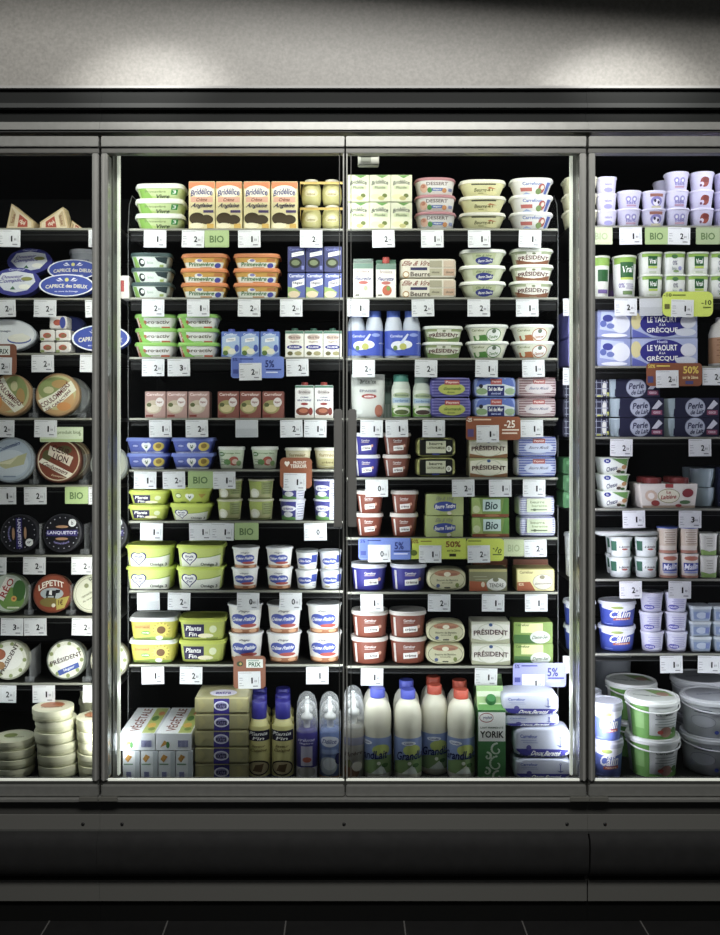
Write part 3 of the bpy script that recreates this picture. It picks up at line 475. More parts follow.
def A_cfoval(a, txt): return [('r', .03, .06, .97, .94, '#e4e6cc'), ('t', 'Carrefour', .22, .78, .34, .16, '#7a8a4c'), ('p', [(.05, .06), (.5, .06), (.42, .48), (.05, .4)], a), ('e', .66, .48, .22, .44, W_), ('o', .66, .48, .22, .44, .02, a), ('t', txt, .66, .34, .28, .2, a, .1, .2), ('e', .66, .72, .06, .14, '#6a7a66'), ('e', .16, .3, .06, .2, '#dfe8c8')]
def A_pouch(): return [('r', .15, .74, .86, .92, '#b9bcb4'), ('t', 'Bridélice', .5, .83, .52, .1, '#5f6460'), ('t', 'ÉPAISSE', .5, .62, .54, .07, '#5a5a72'), ('e', .53, .49, .24, .055, '#a23a34'), ('t', 'entière', .53, .49, .3, .05, W_), ('e', .84, .16, .13, .14, '#a8644c'), ('e', .2, .14, .12, .06, '#c9cec8')]
def A_gbot(l): return [('e', .5, .78, .4, .1, '#a9b98c'), ('t', 'Bridélice', .5, .78, .56, .08, '#4c6a4a'), ('r', .06, .5, .94, .68, '#a8c4dc'), ('t', 'crème', .5, .58, .56, .09, '#5878a8'), ('r', 0, 0, 1, .4, '#6a9a3a'), ('e', .5, .2, .38, .14, '#e6ead4'), ('e', .5, .16, .3, .09, '#5a6a34' if l else '#4c3a34'), ('e', .2, .36, .14, .06, '#d9e2c0')]
def A_bp(): return hatch('#8a86cc', 14, 7, .3) + [('e', .52, .42, .34, .3, '#b9c04a'), ('r', .34, .62, .72, .86, '#b4504c'), ('t', 'Paysan', .53, .74, .32, .14, '#f0d8d0'), ('t', 'Gourmande', .54, .44, .44, .15, '#55701f', 0, .2), ('t', 'doux', .5, .26, .2, .1, '#6a7a2c')]
def A_sel(): return [('r', .02, .55, .98, .97, '#5a72c0'), ('p', [(.02, .1), (.98, .1), (.98, .5), (.7, .66), (.3, .66), (.02, .5)], '#d6dfe4'), ('e', .16, .3, .14, .16, '#8aa874'), ('e', .86, .3, .13, .16, '#9ab48a'), ('r', .3, .08, .72, .58, '#1f2a6e'), ('t', 'Sel de Mer', .51, .42, .36, .2, W_), ('t', 'demi-sel', .51, .2, .24, .11, '#b9c4ea'), ('r', .38, .64, .66, .92, '#b4504c'), ('t', 'Paysan', .52, .78, .22, .12, '#f0d8d0'), ('e', .14, .56, .05, .1, '#2c2c3a')]
def A_ging(c, tint, red='#b05a58'): return hatch(c, 16, 8, .5) + [('e', .53, .44, .37, .27, tint), ('r', .38, .66, .7, .88, red), ('t', 'Paysan', .54, .77, .26, .13, '#f0dcd4'), ('t', 'Beurre Moulé', .54, .45, .5, .14, '#7a7a94', 0, .2)]
def A_cfpot(txt, l=.1): return [('r', .72, .02, .92, .96, '#00000000'[:7]) if False else ('r', .04 + l * 0, .05, .1, .9, '#d8d4d0'), ('t', 'Carrefour', .46 + l, .78, .36, .11, '#e8e2e0'), ('r', .28 + l, .66, .6 + l, .69, '#c9b4ae'), *chip(.5 + l, .38, .46, .26, txt, '#4a3a3a', .03), ('e', .76 + l, .5, .05, .08, '#e2a890')]
def A_blackgold(): return [('r', .06, .1, .94, .9, '#161713'), ('r', .24, .2, .74, .82, '#cfd0ae'), ('t', 'beurre', .49, .68, .34, .16, '#3a3c2c'), ('t', 'GASTRONOMIQUE', .49, .46, .44, .14, '#55563c'), ('e', .82, .42, .07, .15, '#e6e6d6'), ('t', 'D', .82, .42, .05, .14, '#222'), ('r', .4, .1, .58, .18, '#3a4690')]
def A_presb(bg='#e2dfc8', band='#8a6038', top='#a9ae78'): return [('r', 0, 0, 1, 1, bg), ('p', [(0, .0), (1, .0), (1, .22), (.5, .06), (0, .22)], band), ('p', [(0, 1), (1, 1), (1, .86), (.5, .96), (0, .86)], top), ('o', .5, .5, .36, .44, .018, '#b9bfa0'), ('e', .5, .86, .05, .08, '#3f5c8c'), ('t', 'PRÉSIDENT', .5, .52, .9, .3, '#4a2424', 0, 0, .05)]
def A_bio(): return [('r', 0, .16, 1, 1, '#7d9a42'), ('p', [(0, .1), (.3, .1), (.2, 1), (0, 1)], '#a4bc62'), ('p', [(.8, .16), (1, .16), (1, 1), (.88, 1)], '#5a8a34'), ('r', .3, .3, .78, .92, '#c6dcd8'), ('t', 'Bio', .54, .6, .34, .42, '#2c4a4a', .06, .2), ('e', .12, .4, .1, .2, '#cfd8a4'), ('r', 0, 0, 1, .16, '#8a4c2c'), ('e', .55, .08, .2, .06, '#b0764a')]
def A_wging(): return hatch('#7f80bc', 18, 9, .3) + [('r', .2, .2, .9, .86, '#cdd8b4'), ('t', 'beurre', .5, .7, .4, .14, '#7c8a68'), ('t', 'baratte', .56, .52, .44, .12, '#8a9a70'), *lines(.56, .32, .5, 1, .1, '#6a7a5c', .03), ('e', .42, .32, .05, .06, '#5a6a4c')]
def A_oval(): return [('o', .5, .5, .46, .45, .014, '#6a6a4a'), ('e', .5, .78, .34, .14, '#b9805c'), ('r', .26, .68, .76, .78, '#a56a50'), ('e', .5, .74, .09, .1, '#e8e4c8'), ('t', 'Beurre de Baratte', .5, .48, .56, .09, '#6e6e56'), ('t', 'moulé', .5, .37, .28, .07, '#6e6e56'), ('e', .26, .24, .05, .08, '#4c5c8c'), ('e', .76, .26, .05, .1, '#7a8a3a'), ('r', .42, .12, .58, .18, '#4c4c3a')]
def A_brown(): return [('r', 0, .0, 1, 1, '#80805c'), ('p', [(0, 0), (.5, 0), (.42, .42), (0, .46)], '#a8552c'), ('r', 0, .88, 1, 1, '#b5ae6a'), ('e', .72, .31, .26, .29, '#dcdcd4'), ('t', 'TENDRE', .72, .26, .38, .18, '#5a5a50'), ('e', .7, .52, .08, .1, '#77775a'), ('e', .36, .3, .05, .12, '#d8c8a8'), *lines(.3, .66, .4, 2, .12, '#a6a684')]
def A_gold2(): return [('r', .02, .02, .98, .98, '#e6dc94'), ('t', 'Carrefour', .26, .86, .36, .13, '#7a6a3a'), ('p', [(.02, .02), (.5, .02), (.36, .42), (.02, .4)], '#a8562c'), ('t', '82%', .12, .3, .14, .12, '#f0d8b0'), ('e', .7, .42, .27, .36, '#d9d4c4'), ('o', .7, .42, .27, .36, .012, '#8c8468'), ('t', 'Gastronomique', .7, .34, .44, .12, '#77705c', .05, .2), ('e', .68, .64, .07, .09, '#8c8468')]
def A_demi(): return [('r', 0, .0, 1, 1, '#7c9a3c'), ('r', .18, .5, .75, .96, '#d9dc90'), ('t', 'Carrefour', .22, .88, .36, .12, '#3f5a1c'), ('p', [(0, 0), (.55, 0), (.4, .4), (0, .42)], '#3c6a28'), ('e', .68, .3, .26, .3, '#c9d0c8'), ('t', 'Demi-Sel', .68, .3, .4, .17, '#55604a', .05, .2)]
def A_grand(sh): return [('r', 0, 0, 1, 1, '#8096c8'), ('p', [(0, 0), (1, 0), (1, .46), (.72, .52), (.4, .42), (0, .3)], '#789a58'), ('e', .6, .66, .26, .16, '#b4c455'), ('p', [(.3, 0), (.62, .26), (.75, 0)], '#cfd8cc'), ('e', .4 + sh, .86, .2, .06, '#dbe2ee'), ('t', 'Candia', .4 + sh, .86, .26, .05, '#3c4c96'), ('t', 'GrandLait', .54 + sh, .52, .98, .24, '#15245c', .06, .1), ('e', .52, .3, .05, .05, '#e8ecd8'), ('e', .7, .24, .1, .06, '#3f6a2c')]
def A_yorik():
    o = [('r', 0, .0, 1, .56, '#3c8040'), ('r', 0, .56, 1, .98, '#eceee8'), ('e', .3, .9, .26, .07, '#a33b3a'), ('e', .3, .9, .24, .058, '#eceee8'), ('t', 'yoplait', .34, .9, .34, .05, '#3c4070'), ('t', 'LAIT FERMENTÉ', .5, .76, .84, .03, '#4c6a4c'), ('t', 'YORIK', .5, .66, .88, .10, '#141a14')]
    for k, (a, b, r, q) in enumerate(((.68, .44, .22, 1), (.34, .35, .13, -1), (.66, .24, .27, 1), (.3, .14, .13, -1), (.7, .07, .2, 1))):
        for j in range(19):
            t = j / 18 * 5.4; s = r * (1 - .14 * t) ; o.append(('e', a + q * s * cos(t + 1.6) * 1.1, b + s * .42 * sin(t + 1.6), .05 - .0012 * j, .0145 - .0004 * j, '#d5e4ce'))
    return o
def A_doux(): return [('r', .02, .02, .98, .3, '#3d3a98'), ('t', 'Doux Baratté', .56, .16, .5, .16, W_, 0, .2), ('t', 'Carrefour', .26, .72, .3, .12, '#4a58b0'), *lines(.27, .58, .3, 2, .07, '#a2a8cc'), ('r', .8, .36, .815, .72, '#4a509a'), ('o', .807, .74, .02, .05, .008, '#4a509a'), ('p', [(.74, .46), (.807, .36), (.875, .46), (.807, .42)], '#4a509a'), ('e', .26, .34, .045, .09, '#55509c')]
def A_perso(c, red=False): return [('e', .34, .6, .13, .17, '#a3a0d4'), ('e', .64, .6, .13, .17, '#a3a0d4'), ('e', .34, .58, .06, .09, W_), ('e', .64, .58, .06, .09, W_), ('t', c, .5, .4, .5, .2, '#8c86c8'), ('r', .24, .16, .76, .26, '#cfa4b4')] if not red else [('e', .5, .5, .22, .3, '#a8503e'), ('e', .56, .62, .16, .16, '#8e3c30'), ('e', .36, .38, .1, .12, '#e6e0ee'), ('e', .3, .3, .06, .08, '#7a4a6a')]
def A_cow(): return [('r', .2, .74, .8, .92, '#a56a54'), ('e', .5, .46, .28, .3, '#8d8ac8'), ('e', .5, .4, .18, .2, '#f0eef6'), ('e', .42, .5, .06, .1, '#3a3550'), ('e', .6, .4, .06, .1, '#3a3550'), ('r', .24, .06, .76, .2, '#cfc9a0')]
def A_vrai(big): return [('r', 0, .84, 1, 1, '#8cb83a'), ('r', .26, .5 if big else .42, .74, .88, '#24612c'), ('t', 'Vrai', .5, .7 if big else .64, .36, .16 if big else .24, W_, .05, .2), ('r', .26, .44 if big else .3, .74, .5 if big else .4, '#b4cc3c'), *([('t', '0%', .3, .3, .22, .12, '#7a6cac'), *lines(.6, .33, .3, 3, .05, '#8a80b0', .008), ('r', .34, .07, .7, .16, '#6a8a4a')] if big else [('r', .3, .08, .7, .16, '#b9c4a8')])]
def A_zero(): return [('r', 0, .82, 1, 1, '#8cb83a'), ('e', .42, .86, .16, .1, '#4a7a44'), ('t', '0%', .44, .56, .26, .22, '#7d7d90'), ('t', 'bio', .4, .3, .24, .14, '#8c9a9a'), ('e', .72, .3, .1, .1, '#9a9ccc'), ('e', .5, .16, .16, .06, '#7d9a5c')]
def A_greek(): return [('p', [(0, 0), (1, 0), (1, 1), (0, 1)], '#aab4dc'), ('e', .06, .6, .08, .3, '#d8cc8c'), ('e', .47, .5, .35, .47, '#2e2b86'), ('t', 'LE YAOURT', .46, .66, .46, .22, W_, .02), ('t', 'À LA', .46, .48, .1, .1, W_), ('t', 'GRÈCQUE', .46, .28, .48, .24, W_, .02), ('e', .86, .58, .12, .24, '#dcdde8'), ('e', .82, .2, .16, .14, '#d4d8e6'), ('p', [(0, .0), (.3, 0), (.12, .2), (0, .3)], '#5a62b4'), ('t', 'Nestlé', .46, .88, .16, .1, '#c9cdf0')]
def A_greek2(): return [('r', 0, 0, 1, 1, '#8f9acc'), ('p', [(.05, .3), (.7, .18), (.8, .88), (.1, .96)], '#b9c6e2'), ('e', .7, .5, .28, .34, '#dfe2ec'), ('e', .3, .7, .16, .13, '#3c4296'), ('e', .16, .5, .1, .12, '#5a6ab0'), ('e', .5, .08, .4, .07, '#e6e8f2'), ('e', .38, .42, .12, .1, '#6a78b8')]
def A_perle(): return [('r', 0, 0, 1, 1, '#23243f'), ('e', .46, .5, .23, .5, '#b2b8cc'), ('o', .46, .5, .23, .5, .012, '#7d84a0'), ('t', 'Perle', .47, .6, .34, .32, '#23244c', .08, .2), ('t', 'de Lait', .5, .28, .3, .24, '#23244c', .1, .2), ('p', [(.72, .42), (.88, .9), (.97, .7), (.84, .42)], '#c9cad8'), ('r', .72, .12, .96, .36, '#8c4464'), ('t', 'coco', .84, .24, .16, .12, '#e0c8d4')]
def A_cheese(): return [('r', 0, 0, 1, 1, '#e6ebe2'), ('p', [(.35, 1), (1, 1), (1, .5), (.66, .72)], '#5d9140'), ('e', .2, .84, .12, .14, '#2b3a94'), ('t', 'St', .2, .84, .1, .12, W_), ('t', 'Cheese', .36, .36, .44, .3, '#23355c', .2, .2), ('e', .72, .3, .16, .12, '#d9ceb8'), ('e', .64, .18, .1, .1, '#4a3a2c'), ('e', .84, .46, .1, .14, '#b4824a'), ('e', .8, .14, .1, .08, '#39632c')]
def A_lait(): return [('r', 0, 0, 1, 1, '#e4ddd2'), ('r', 0, 0, 1, .1, '#b4a086'), ('r', .44, .84, .58, 1, '#a33a38'), ('e', .5, .5, .2, .3, '#e9e4c8'), ('o', .5, .5, .2, .3, .012, '#9a9a62'), ('t', 'La', .5, .66, .08, .12, '#a8403a'), ('t', 'Laitière', .5, .46, .28, .18, '#a8403a', .06, .2), ('e', .18, .5, .11, .24, '#d8bca4'), ('e', .18, .5, .06, .13, '#efe6dc'), ('e', .25, .2, .08, .12, '#9a3a36'), ('e', .84, .62, .1, .18, '#8c2e38'), ('e', .8, .24, .1, .08, '#55784a'), ('e', .68, .1, .06, .06, '#a33a38')]
def A_ferm(): return [('r', 0, .36, .26, .9, '#2f6a50'), ('r', .82, .36, 1, .9, '#2f6a50'), ('e', .55, .6, .24, .26, '#e8efe9'), ('t', 'la fermière', .56, .6, .42, .14, '#4c4a44', 0, .2), ('e', .56, .46, .12, .05, '#b4564c')]
def A_beige(b): return [('r', 0, .3, 1, .96, '#cdbba4'), ('r', .25, .4, .8, .92, '#d8cbb8'), *lines(.52, .84, .46, 6, .09, '#9a7f6a', .014), ('r', 0, .0, 1, .12, '#b07a64')] if b else [('e', .5, .86, .3, .1, '#b4644c'), ('r', .16, .3, .84, .66, '#3c4a9c'), ('t', 'Malin', .5, .5, .58, .26, '#e6e8f4', .1, .2), ('r', .2, .2, .8, .28, '#8c9ad0'), ('r', 0, 0, 1, .1, '#b07a64')]
def A_grw(): return [('r', .2, .3, .8, .94, '#cfcfc4'), *lines(.5, .84, .4, 4, .12, '#9a9a8c', .02), ('p', [(.0, .02), (1, .02), (1, .28), (.5, .2), (0, .3)], '#7ea34a')]
def A_calin(): return [('p', [(0, .84), (.5, .72), (1, .84), (1, 1), (0, 1)], '#e6e9ee'), ('e', .4, .9, .14, .07, '#9ab04a'), ('t', 'Câlin', .48, .6, .5, .34, W_, .05, .25), ('p', [(.3, .3), (.74, .34), (.72, .44), (.32, .4)], '#b4563a'), ('t', 'nature', .52, .37, .3, .06, '#f2dcc8'), ('r', .08, .1, .3, .14, '#7c8cd4')]
def A_lilac(f): return [('r', .1, .1, .9, .92, '#d5d5ea'), *lines(.5 - f, .84, .5, 6, .11, '#9c9cd0', .02), ('e', .3 + f, .3, .2, .14, '#5a58b4'), ('t', 'mili', .3 + f, .3, .3, .12, '#dcdcf4')]
def A_sq(): return [('r', .04, .1, .96, .92, '#9fb0c4'), ('r', .06, .2, .94, .8, '#8096c0'), ('e', .5, .5, .3, .26, '#b9c8dc'), ('r', .7, .3, .92, .7, '#6f82c0')]
def A_bucket(): return [('r', 0, 0, .34, 1, '#6fae4a'), ('r', .1, .3, .26, .85, '#8cc468'), ('p', [(.3, 0), (1, 0), (1, .24), (.6, .1), (.34, .12)], '#5f9a34'), ('t', 'Carrefour', .6, .76, .32, .09, '#4a5a52'), *lines(.64, .62, .42, 4, .08, '#93a59a', .012), ('e', .62, .22, .11, .16, '#a67c66'), ('e', .52, .22, .05, .06, '#c04838'), ('e', .78, .26, .06, .09, '#4a7a34')]
def A_greyb(): return [*lines(.25, .86, .3, 2, .08, '#74787e', .014), ('e', .25, .5, .18, .2, '#b9bdc4'), ('o', .25, .5, .18, .2, .008, '#8c9098'), ('r', .5, .1, .505, .9, '#9da2aa'), *lines(.76, .82, .36, 6, .1, '#8d929a', .012), ('e', .44, .2, .03, .06, '#4a5cc0')]
def A_capr(): return [('e', .5, .5, .5, .5, '#e9ebf2'), ('e', .5, .5, .468, .455, '#3c52ac'), ('t', 'CAPRICE des DIEUX', .5, .45, .76, .17, '#e9e4c4', 0, 0, .06), ('e', .5, .75, .035, .085, '#d9d46a'), ('p', [(.44, .68), (.38, .84), (.33, .8)], '#e6e9f2'), ('p', [(.42, .68), (.3, .76), (.34, .68)], '#e6e9f2'), ('p', [(.56, .68), (.67, .8), (.62, .84)], '#e6e9f2'), ('p', [(.58, .68), (.66, .68), (.7, .76)], '#e6e9f2'), ('t', 'au coeur du fromage', .5, .22, .42, .08, '#dfe4f4')]
def A_comp(): return [('e', .5, .5, .5, .5, '#34378c'), ('p', [(.5, .88), (.84, .78), (.9, .5), (.74, .2), (.5, .12), (.26, .2), (.08, .5), (.2, .8)], '#cfd4dc'), ('t', 'Carrefour', .5, .93, .34, .07, '#c9cdf0'), ('t', 'Douceur', .42, .68, .44, .11, '#5a4a9a', .08, .2), ('t', 'Complice', .42, .52, .56, .16, '#4a3a94', .08, .2), ('e', .72, .6, .12, .07, '#8a8c3c'), ('e', .68, .32, .12, .09, '#e8e8dc'), ('p', [(.38, .22), (.44, .34), (.5, .22)], '#3a6a4a')]
def A_coul(): return [('e', .5, .5, .455, .455, '#c0985c'), ('e', .5, .54, .42, .4, '#c2bd80'), ('e', .44, .62, .38, .28, '#8a9a54'), ('e', .56, .74, .2, .1, '#b9924c'), ('e', .3, .6, .12, .08, '#c9c48c'), ('e', .62, .6, .1, .06, '#5f7034'), ('e', .76, .4, .12, .2, '#c89a5c'), ('p', [(.07, .36), (.22, .1), (.54, .26), (.93, .6), (.8, .82), (.38, .5)], '#ecead2'), ('t', 'COULOMMIERS', .46, .475, .8, .125, '#6a2a24', .72, 0, -.05), ('t', 'DE CARACTÈRE', .535, .36, .7, .085, '#6a2a24', .72, 0, -.05), ('e', .66, .22, .16, .1, '#d08a3c')]
def A_pale(): return [('e', .5, .5, .455, .455, '#b9c9d8'), ('e', .5, .42, .4, .3, '#cfdbe4'), ('p', [(.16, .42), (.5, .52), (.86, .66), (.8, .4), (.4, .3)], '#c4c490'), ('p', [(.2, .42), (.5, .5), (.7, .62), (.5, .4)], '#e6e2b4'), ('t', 'Coulommiers', .46, .8, .5, .09, '#5a6a94', .35, .2), ('r', .36, .12, .64, .15, '#8a9ab0')]
def A_coeur(): return [('e', .5, .5, .46, .46, '#d9c8a4'), ('e', .5, .5, .435, .435, '#7d3a22'), ('e', .62, .72, .16, .1, '#55562c'), ('e', .24, .6, .1, .12, '#55562c'), ('p', [(.3, .82), (.82, .56), (.74, .36), (.26, .62)], '#e2d4bc'), ('t', 'CŒUR', .54, .72, .4, .14, '#4a1414', -.3), ('t', 'LION', .54, .54, .34, .14, '#4a1414', -.3), ('p', [(.06, .46), (.14, .54), (.82, .2), (.72, .1)], '#ece6d2'), ('t', 'Coulommiers', .44, .32, .6, .1, '#5a2418', -.4, .2), ('t', "d'exception", .5, .14, .3, .06, '#d9c09a', -.2)]
def A_lanq():
    o = [('e', .5, .5, .455, .455, '#101018')] + [('e', .5 + .4 * cos(2 * pi * i / 18), .5 + .4 * sin(2 * pi * i / 18), .014, .014, '#b9b9c0') for i in range(18)]
    return o + [('r', .1, .42, .9, .58, '#2c2668'), ('t', 'LANQUETOT', .5, .5, .74, .1, '#dcdcec'), ('e', .5, .66, .16, .035, '#a9805c'), ('e', .5, .35, .16, .035, '#a9805c'), ('t', 'camembert', .5, .26, .4, .06, '#8a84c0', 0, 0, -.05), ('e', .76, .76, .1, .1, '#d5d8d8'), ('t', 'b', .76, .76, .05, .1, '#33343a')]
def A_lepe(): return [('e', .5, .5, .455, .455, '#8c3e20'), ('t', 'LEPETIT', .47, .72, .66, .15, '#f0ead8', .12, 0, .1), ('e', .5, .5, .3, .15, '#a8b2b4'), ('p', [(.34, .44), (.6, .44), (.62, .58), (.36, .58)], '#1d1d22'), ('p', [(.58, .5), (.7, .52), (.72, .6), (.6, .6)], '#1d1d22'), ('r', .36, .36, .4, .46, '#1d1d22'), ('r', .55, .36, .59, .46, '#1d1d22'), ('p', [(.42, .48), (.5, .46), (.5, .58), (.44, .58)], '#e4e4e0'), ('e', .46, .28, .26, .12, '#7a6a2c'), ('p', [(.62, .36), (.96, .44), (.84, .14), (.64, .08)], '#b4a43a'), ('t', '1€', .74, .28, .12, .14, '#5a2a1a'), ('e', .56, .2, .05, .05, '#d9d2b8')]
def A_rust(): return [('e', .5, .5, .455, .455, '#d5d6bc'), ('o', .5, .5, .42, .42, .012, '#8a8c6c'), ('t', 'LE RUSTIQUE', .62, .72, .52, .12, '#22221c', -.75), ('t', 'camembert', .42, .5, .4, .07, '#7a7c60', .5), ('t', 'de caractère', .46, .38, .4, .05, '#7a7c60', .5), ('e', .36, .7, .06, .06, '#8a9060')]
def A_reo(): return [('e', .5, .5, .455, .455, '#b9c4b4'), ('e', .6, .36, .32, .28, '#6a9438'), ('e', .78, .56, .16, .26, '#3c6a2c'), ('p', [(.2, .4), (.44, .9), (.66, .86), (.4, .3)], '#e9e4da'), ('t', 'RÉO', .46, .64, .5, .2, '#a52a24', 1.1), ('e', .66, .36, .07, .07, '#d9a83c'), ('e', .66, .36, .03, .03, '#a8503c'), ('r', .5, .12, .8, .16, '#d9e0c0')]
def A_pcam(rot=.35, bl=True): return [('e', .5, .5, .455, .455, '#dcdcc8'), *[('e', .5 + .4 * cos(i * .7), .5 + .4 * sin(i * .7), .05, .05, '#8c9a5a') for i in range(9)], ('e', .52, .56, .34, .3, '#e9e8de'), ('t', 'PRÉSIDENT', .5, .54, .84, .14, '#3c2218', rot), *([('p', [(.3, .22), (.82, .44), (.86, .32), (.36, .1)], '#3d57a8'), ('t', 'léger', .6, .28, .3, .08, '#dfe6f4', .4)] if bl else [('e', .26, .64, .16, .14, '#a85a34'), ('e', .3, .36, .12, .1, '#a87a3c')])]

# ------------------------------------------------------------------ products, middle cabinet, shelves behind its left door
T = 'margarine_tub'
grp('A1', lambda: tub(T, 50, 16.2, .095, '#cfe39a', '#eef1e6', A_vivre(), lh=.3), [162], 15, 'light green margarine tub with a white lid', 'margarine tub', 'light green margarine tubs', 3, w=50)
grp('A1', lambda: brick('dessert_carton', 26.4, 48, .06, '#efe2a4', A_brid(), .0012), [202, 229, 257, 284.5], 48, 'tall cream dessert carton with orange top and brown chocolate picture', 'carton', 'tall cream dessert cartons', w=27, jit=.25)
def jar(ct):
    r = empty('dessert_jar'); R = 10 * SC; H = 25.6 * SC
    MB().lathe([(R * .6, 0), (R * .86, .03 * H), (R, .25 * H), (R, .62 * H), (R * .86, .8 * H), (R * .62, .9 * H)], mat('#cdc67c', .2), (0, R, 0)).build('jar', r)
    MB().lathe([(R * .66, .9 * H), (R * .66, .985 * H), (R * .6, H - .0004)], '#e6e2d2', (0, R, 0)).build('lid', r)
    m = MB(); art(m, [('e', .5, .5, .4, .42, '#d9cf9a'), ('e', .5, .58, .2, .18, '#e9e2bc'), ('t', 'crème', .5, .36, .46, .18, '#8a7440', 0, .2)], lambda u, v, o: ((R + o) * sin(u / R), R - (R + o) * cos(u / R), .24 * H + v), 2 * R * .9, H * .38, .06)
    m.build('label', r); return r
grp('A1', lambda: jar(0), [311.5, 332], 25.8, 'round pale yellow dessert jar held in a yellow card sleeve', 'jar', 'pale yellow dessert jars', 2, w=21, jit=0, dy=.004)
def sleeve():
    w = 21.6 * SC; m = MB()
    for z in (24.3 * SC,):
        m.box(-w, w, 0, .062, z, z + .0028, '#c9a845')
        m.box(-w, w, -.0006, .0, z - .006, z + .0028, '#d4b450')
    for x in (-w - .0004, w): m.box(x, x + .0006, 0, .062, 4 * SC, z + .0028, '#c9a845')
    m = MB()
    N = 24; hz = 21.5 * SC
    fr = [(-w, -.0008, hz - .007), (w, -.0008, hz - .007), (w, -.0008, hz), (-w, -.0008, hz)]
    m.add(fr, [(0, 1, 2, 3)], '#cfae48')
    for sx in (-w, w): m.box(sx - .0003, sx + .0003, -.0008, .06, hz - .03, hz, '#b99a3c')
    o = m.build('card_sleeve'); return o
grp('A1', sleeve, [321.7], 25.8, 'yellow card sleeve round two pale dessert jars', 'card sleeve', 'yellow card sleeves', 2, w=40, jit=0, reg=False)
grp('A2', lambda: tub(T, 42, 16, .085, '#b4c4ba', '#3a5150', A_dark(), lh=.24), [153], 14.8, 'pale grey green spread tub with a dark teal lid', 'margarine tub', 'dark teal lidded tubs', 3, w=42)
grp('A2', lambda: tub(T, 48, 15.6, .09, '#d8a83e', '#cf7b3c', A_prim(), lh=.26), [206, 257.5], 14.6, 'yellow and white margarine tub with an orange lid', 'margarine tub', 'orange lidded margarine tubs', 3, w=48)
grp('A2', lambda: brick('cream_carton', 17.6, 25, .05, '#5460a4', A_cfblue(0)), [296.5, 314.7, 333], 25.6, 'small blue cream carton with a white flash and green field', 'carton', 'small blue cream cartons', w=18, jit=.2)
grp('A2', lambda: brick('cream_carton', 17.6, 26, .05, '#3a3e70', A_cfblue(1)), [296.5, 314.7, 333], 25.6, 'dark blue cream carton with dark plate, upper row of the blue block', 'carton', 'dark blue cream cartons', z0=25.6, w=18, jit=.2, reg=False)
grp('A3', lambda: tub(T, 42.5, 15, .085, '#e9e8e4', '#85c04c', A_pro(), lh=.26), [157.5, 199.5], 14.3, 'white margarine tub with green lid and orange end', 'margarine tub', 'green lidded white tubs', 3, w=42)
grp('A3', lambda: carton('cream_carton', 19, 28.6, .055, '#5b78c4', A_bluecart(), '#4a55ae', .1), [231, 250, 270], 28, 'mid blue cream carton with a blue screw cap', 'carton', 'blue capped cream cartons', w=19, jit=.3)
grp('A3', lambda: carton('cream_carton', 18.4, 29.4, .055, '#e6e2d2', A_white(), '#2f5a4a', .1), [294.5, 313.5, 332.5], 28, 'pale cream carton with blue oval and dark green cap', 'carton', 'green capped cream cartons', w=19, jit=.3)
grp('A4', lambda: brick('cream_carton', 20.8, 26.6, .05, '#b48d84', A_cfred(True)), [155.5, 177, 199], 26, 'faded pink cream carton in a left row of three', 'carton', 'faded pink cream cartons', w=21, jit=.2)
grp('A4', lambda: brick('cream_carton', 21.2, 26.6, .05, '#94564a', A_cfred(False)), [228.5, 250.5, 273], 26, 'brick red cream carton with a green bowl picture', 'carton', 'brick red cream cartons', w=22, jit=.2)
grp('A4', lambda: carton('cream_carton', 18.6, 36, .055, '#ecebe6', A_ent(), '#a33a32', .09), [304.5, 324], 36, 'tall white cream carton with a red cap and strawberries', 'carton', 'red capped white cartons', w=19, jit=.3)
grp('A5', lambda: tub(T, 43.5, 16, .09, '#5c6dc8', '#7d90e0', A_fdor_blue(), lh=.22), [149.5, 193.5], 15.5, 'blue margarine tub with a blue lid and white heart', 'margarine tub', 'blue margarine tubs', 2, w=43)
grp('A5', lambda: tub('cream_pot', 28, 22.4, .075, '#dbe4c8', '#eceee6', A_pot_green(), 2, .84, .14), [231.5, 264.5], 22, 'pale green and white cream pot with a white lid', 'pot', 'pale green cream pots', w=28)
grp('A5', lambda: tub('cream_pot', 27, 21.4, .07, '#d8d2a0', '#eceadd', A_pot_cream(), 2, .86, .13), [298, 327.5], 22, 'pale yellow cream pot with a white lid', 'pot', 'pale yellow cream pots', w=28)
grp('A6', lambda: tub(T, 41, 15.4, .085, '#c3cf3e', '#cfdc40', A_planta(), lh=.24), [150.5], 15, 'small lime tub with a navy name panel', 'margarine tub', 'small navy labelled lime tubs', 2, w=41)
grp('A6', lambda: tub(T, 43, 17, .085, '#c2d243', '#cbdc3e', A_fdor_lime(), lh=.22), [191.7], 16, 'small lime and white tub with a heart, bottom of its stack', 'margarine tub', 'small heart lime tubs', w=43)
grp('A6', lambda: tub(T, 43, 16.6, .085, '#bccb2f', '#cbdc3e', A_lime_small(), lh=.22), [191.7], 16, 'small all lime tub with a pale heart, top of its stack', 'margarine tub', 'small plain lime tubs', z0=16.8, w=43, reg=False)
grp('A6', lambda: tub('cream_pot', 26.4, 21, .07, '#a9a970', '#c9c8a8', A_olive(), 2, .86, .1, foil=True), [230, 261], 20.4, 'olive green cream pot with garlic picture', 'pot', 'olive green cream pots', 2, w=27)
grp('A6', lambda: tub('cream_pot', 27, 21, .07, '#d9dae6', '#dedfea', A_purple(), 2, .84, .1, foil=True), [293, 326], 20.4, 'purple and white cream pot with green grass', 'pot', 'purple and white cream pots', 2, w=27)
grp('A7', lambda: tub(T, 49, 22.8, .1, '#cddb62', '#cbdd3f', A_fdor_lime(), lh=.15, tp=.91), [151.7, 201.3], 21.7, 'large lime margarine tub with a navy outlined heart', 'margarine tub', 'large lime heart tubs', 2, w=49)
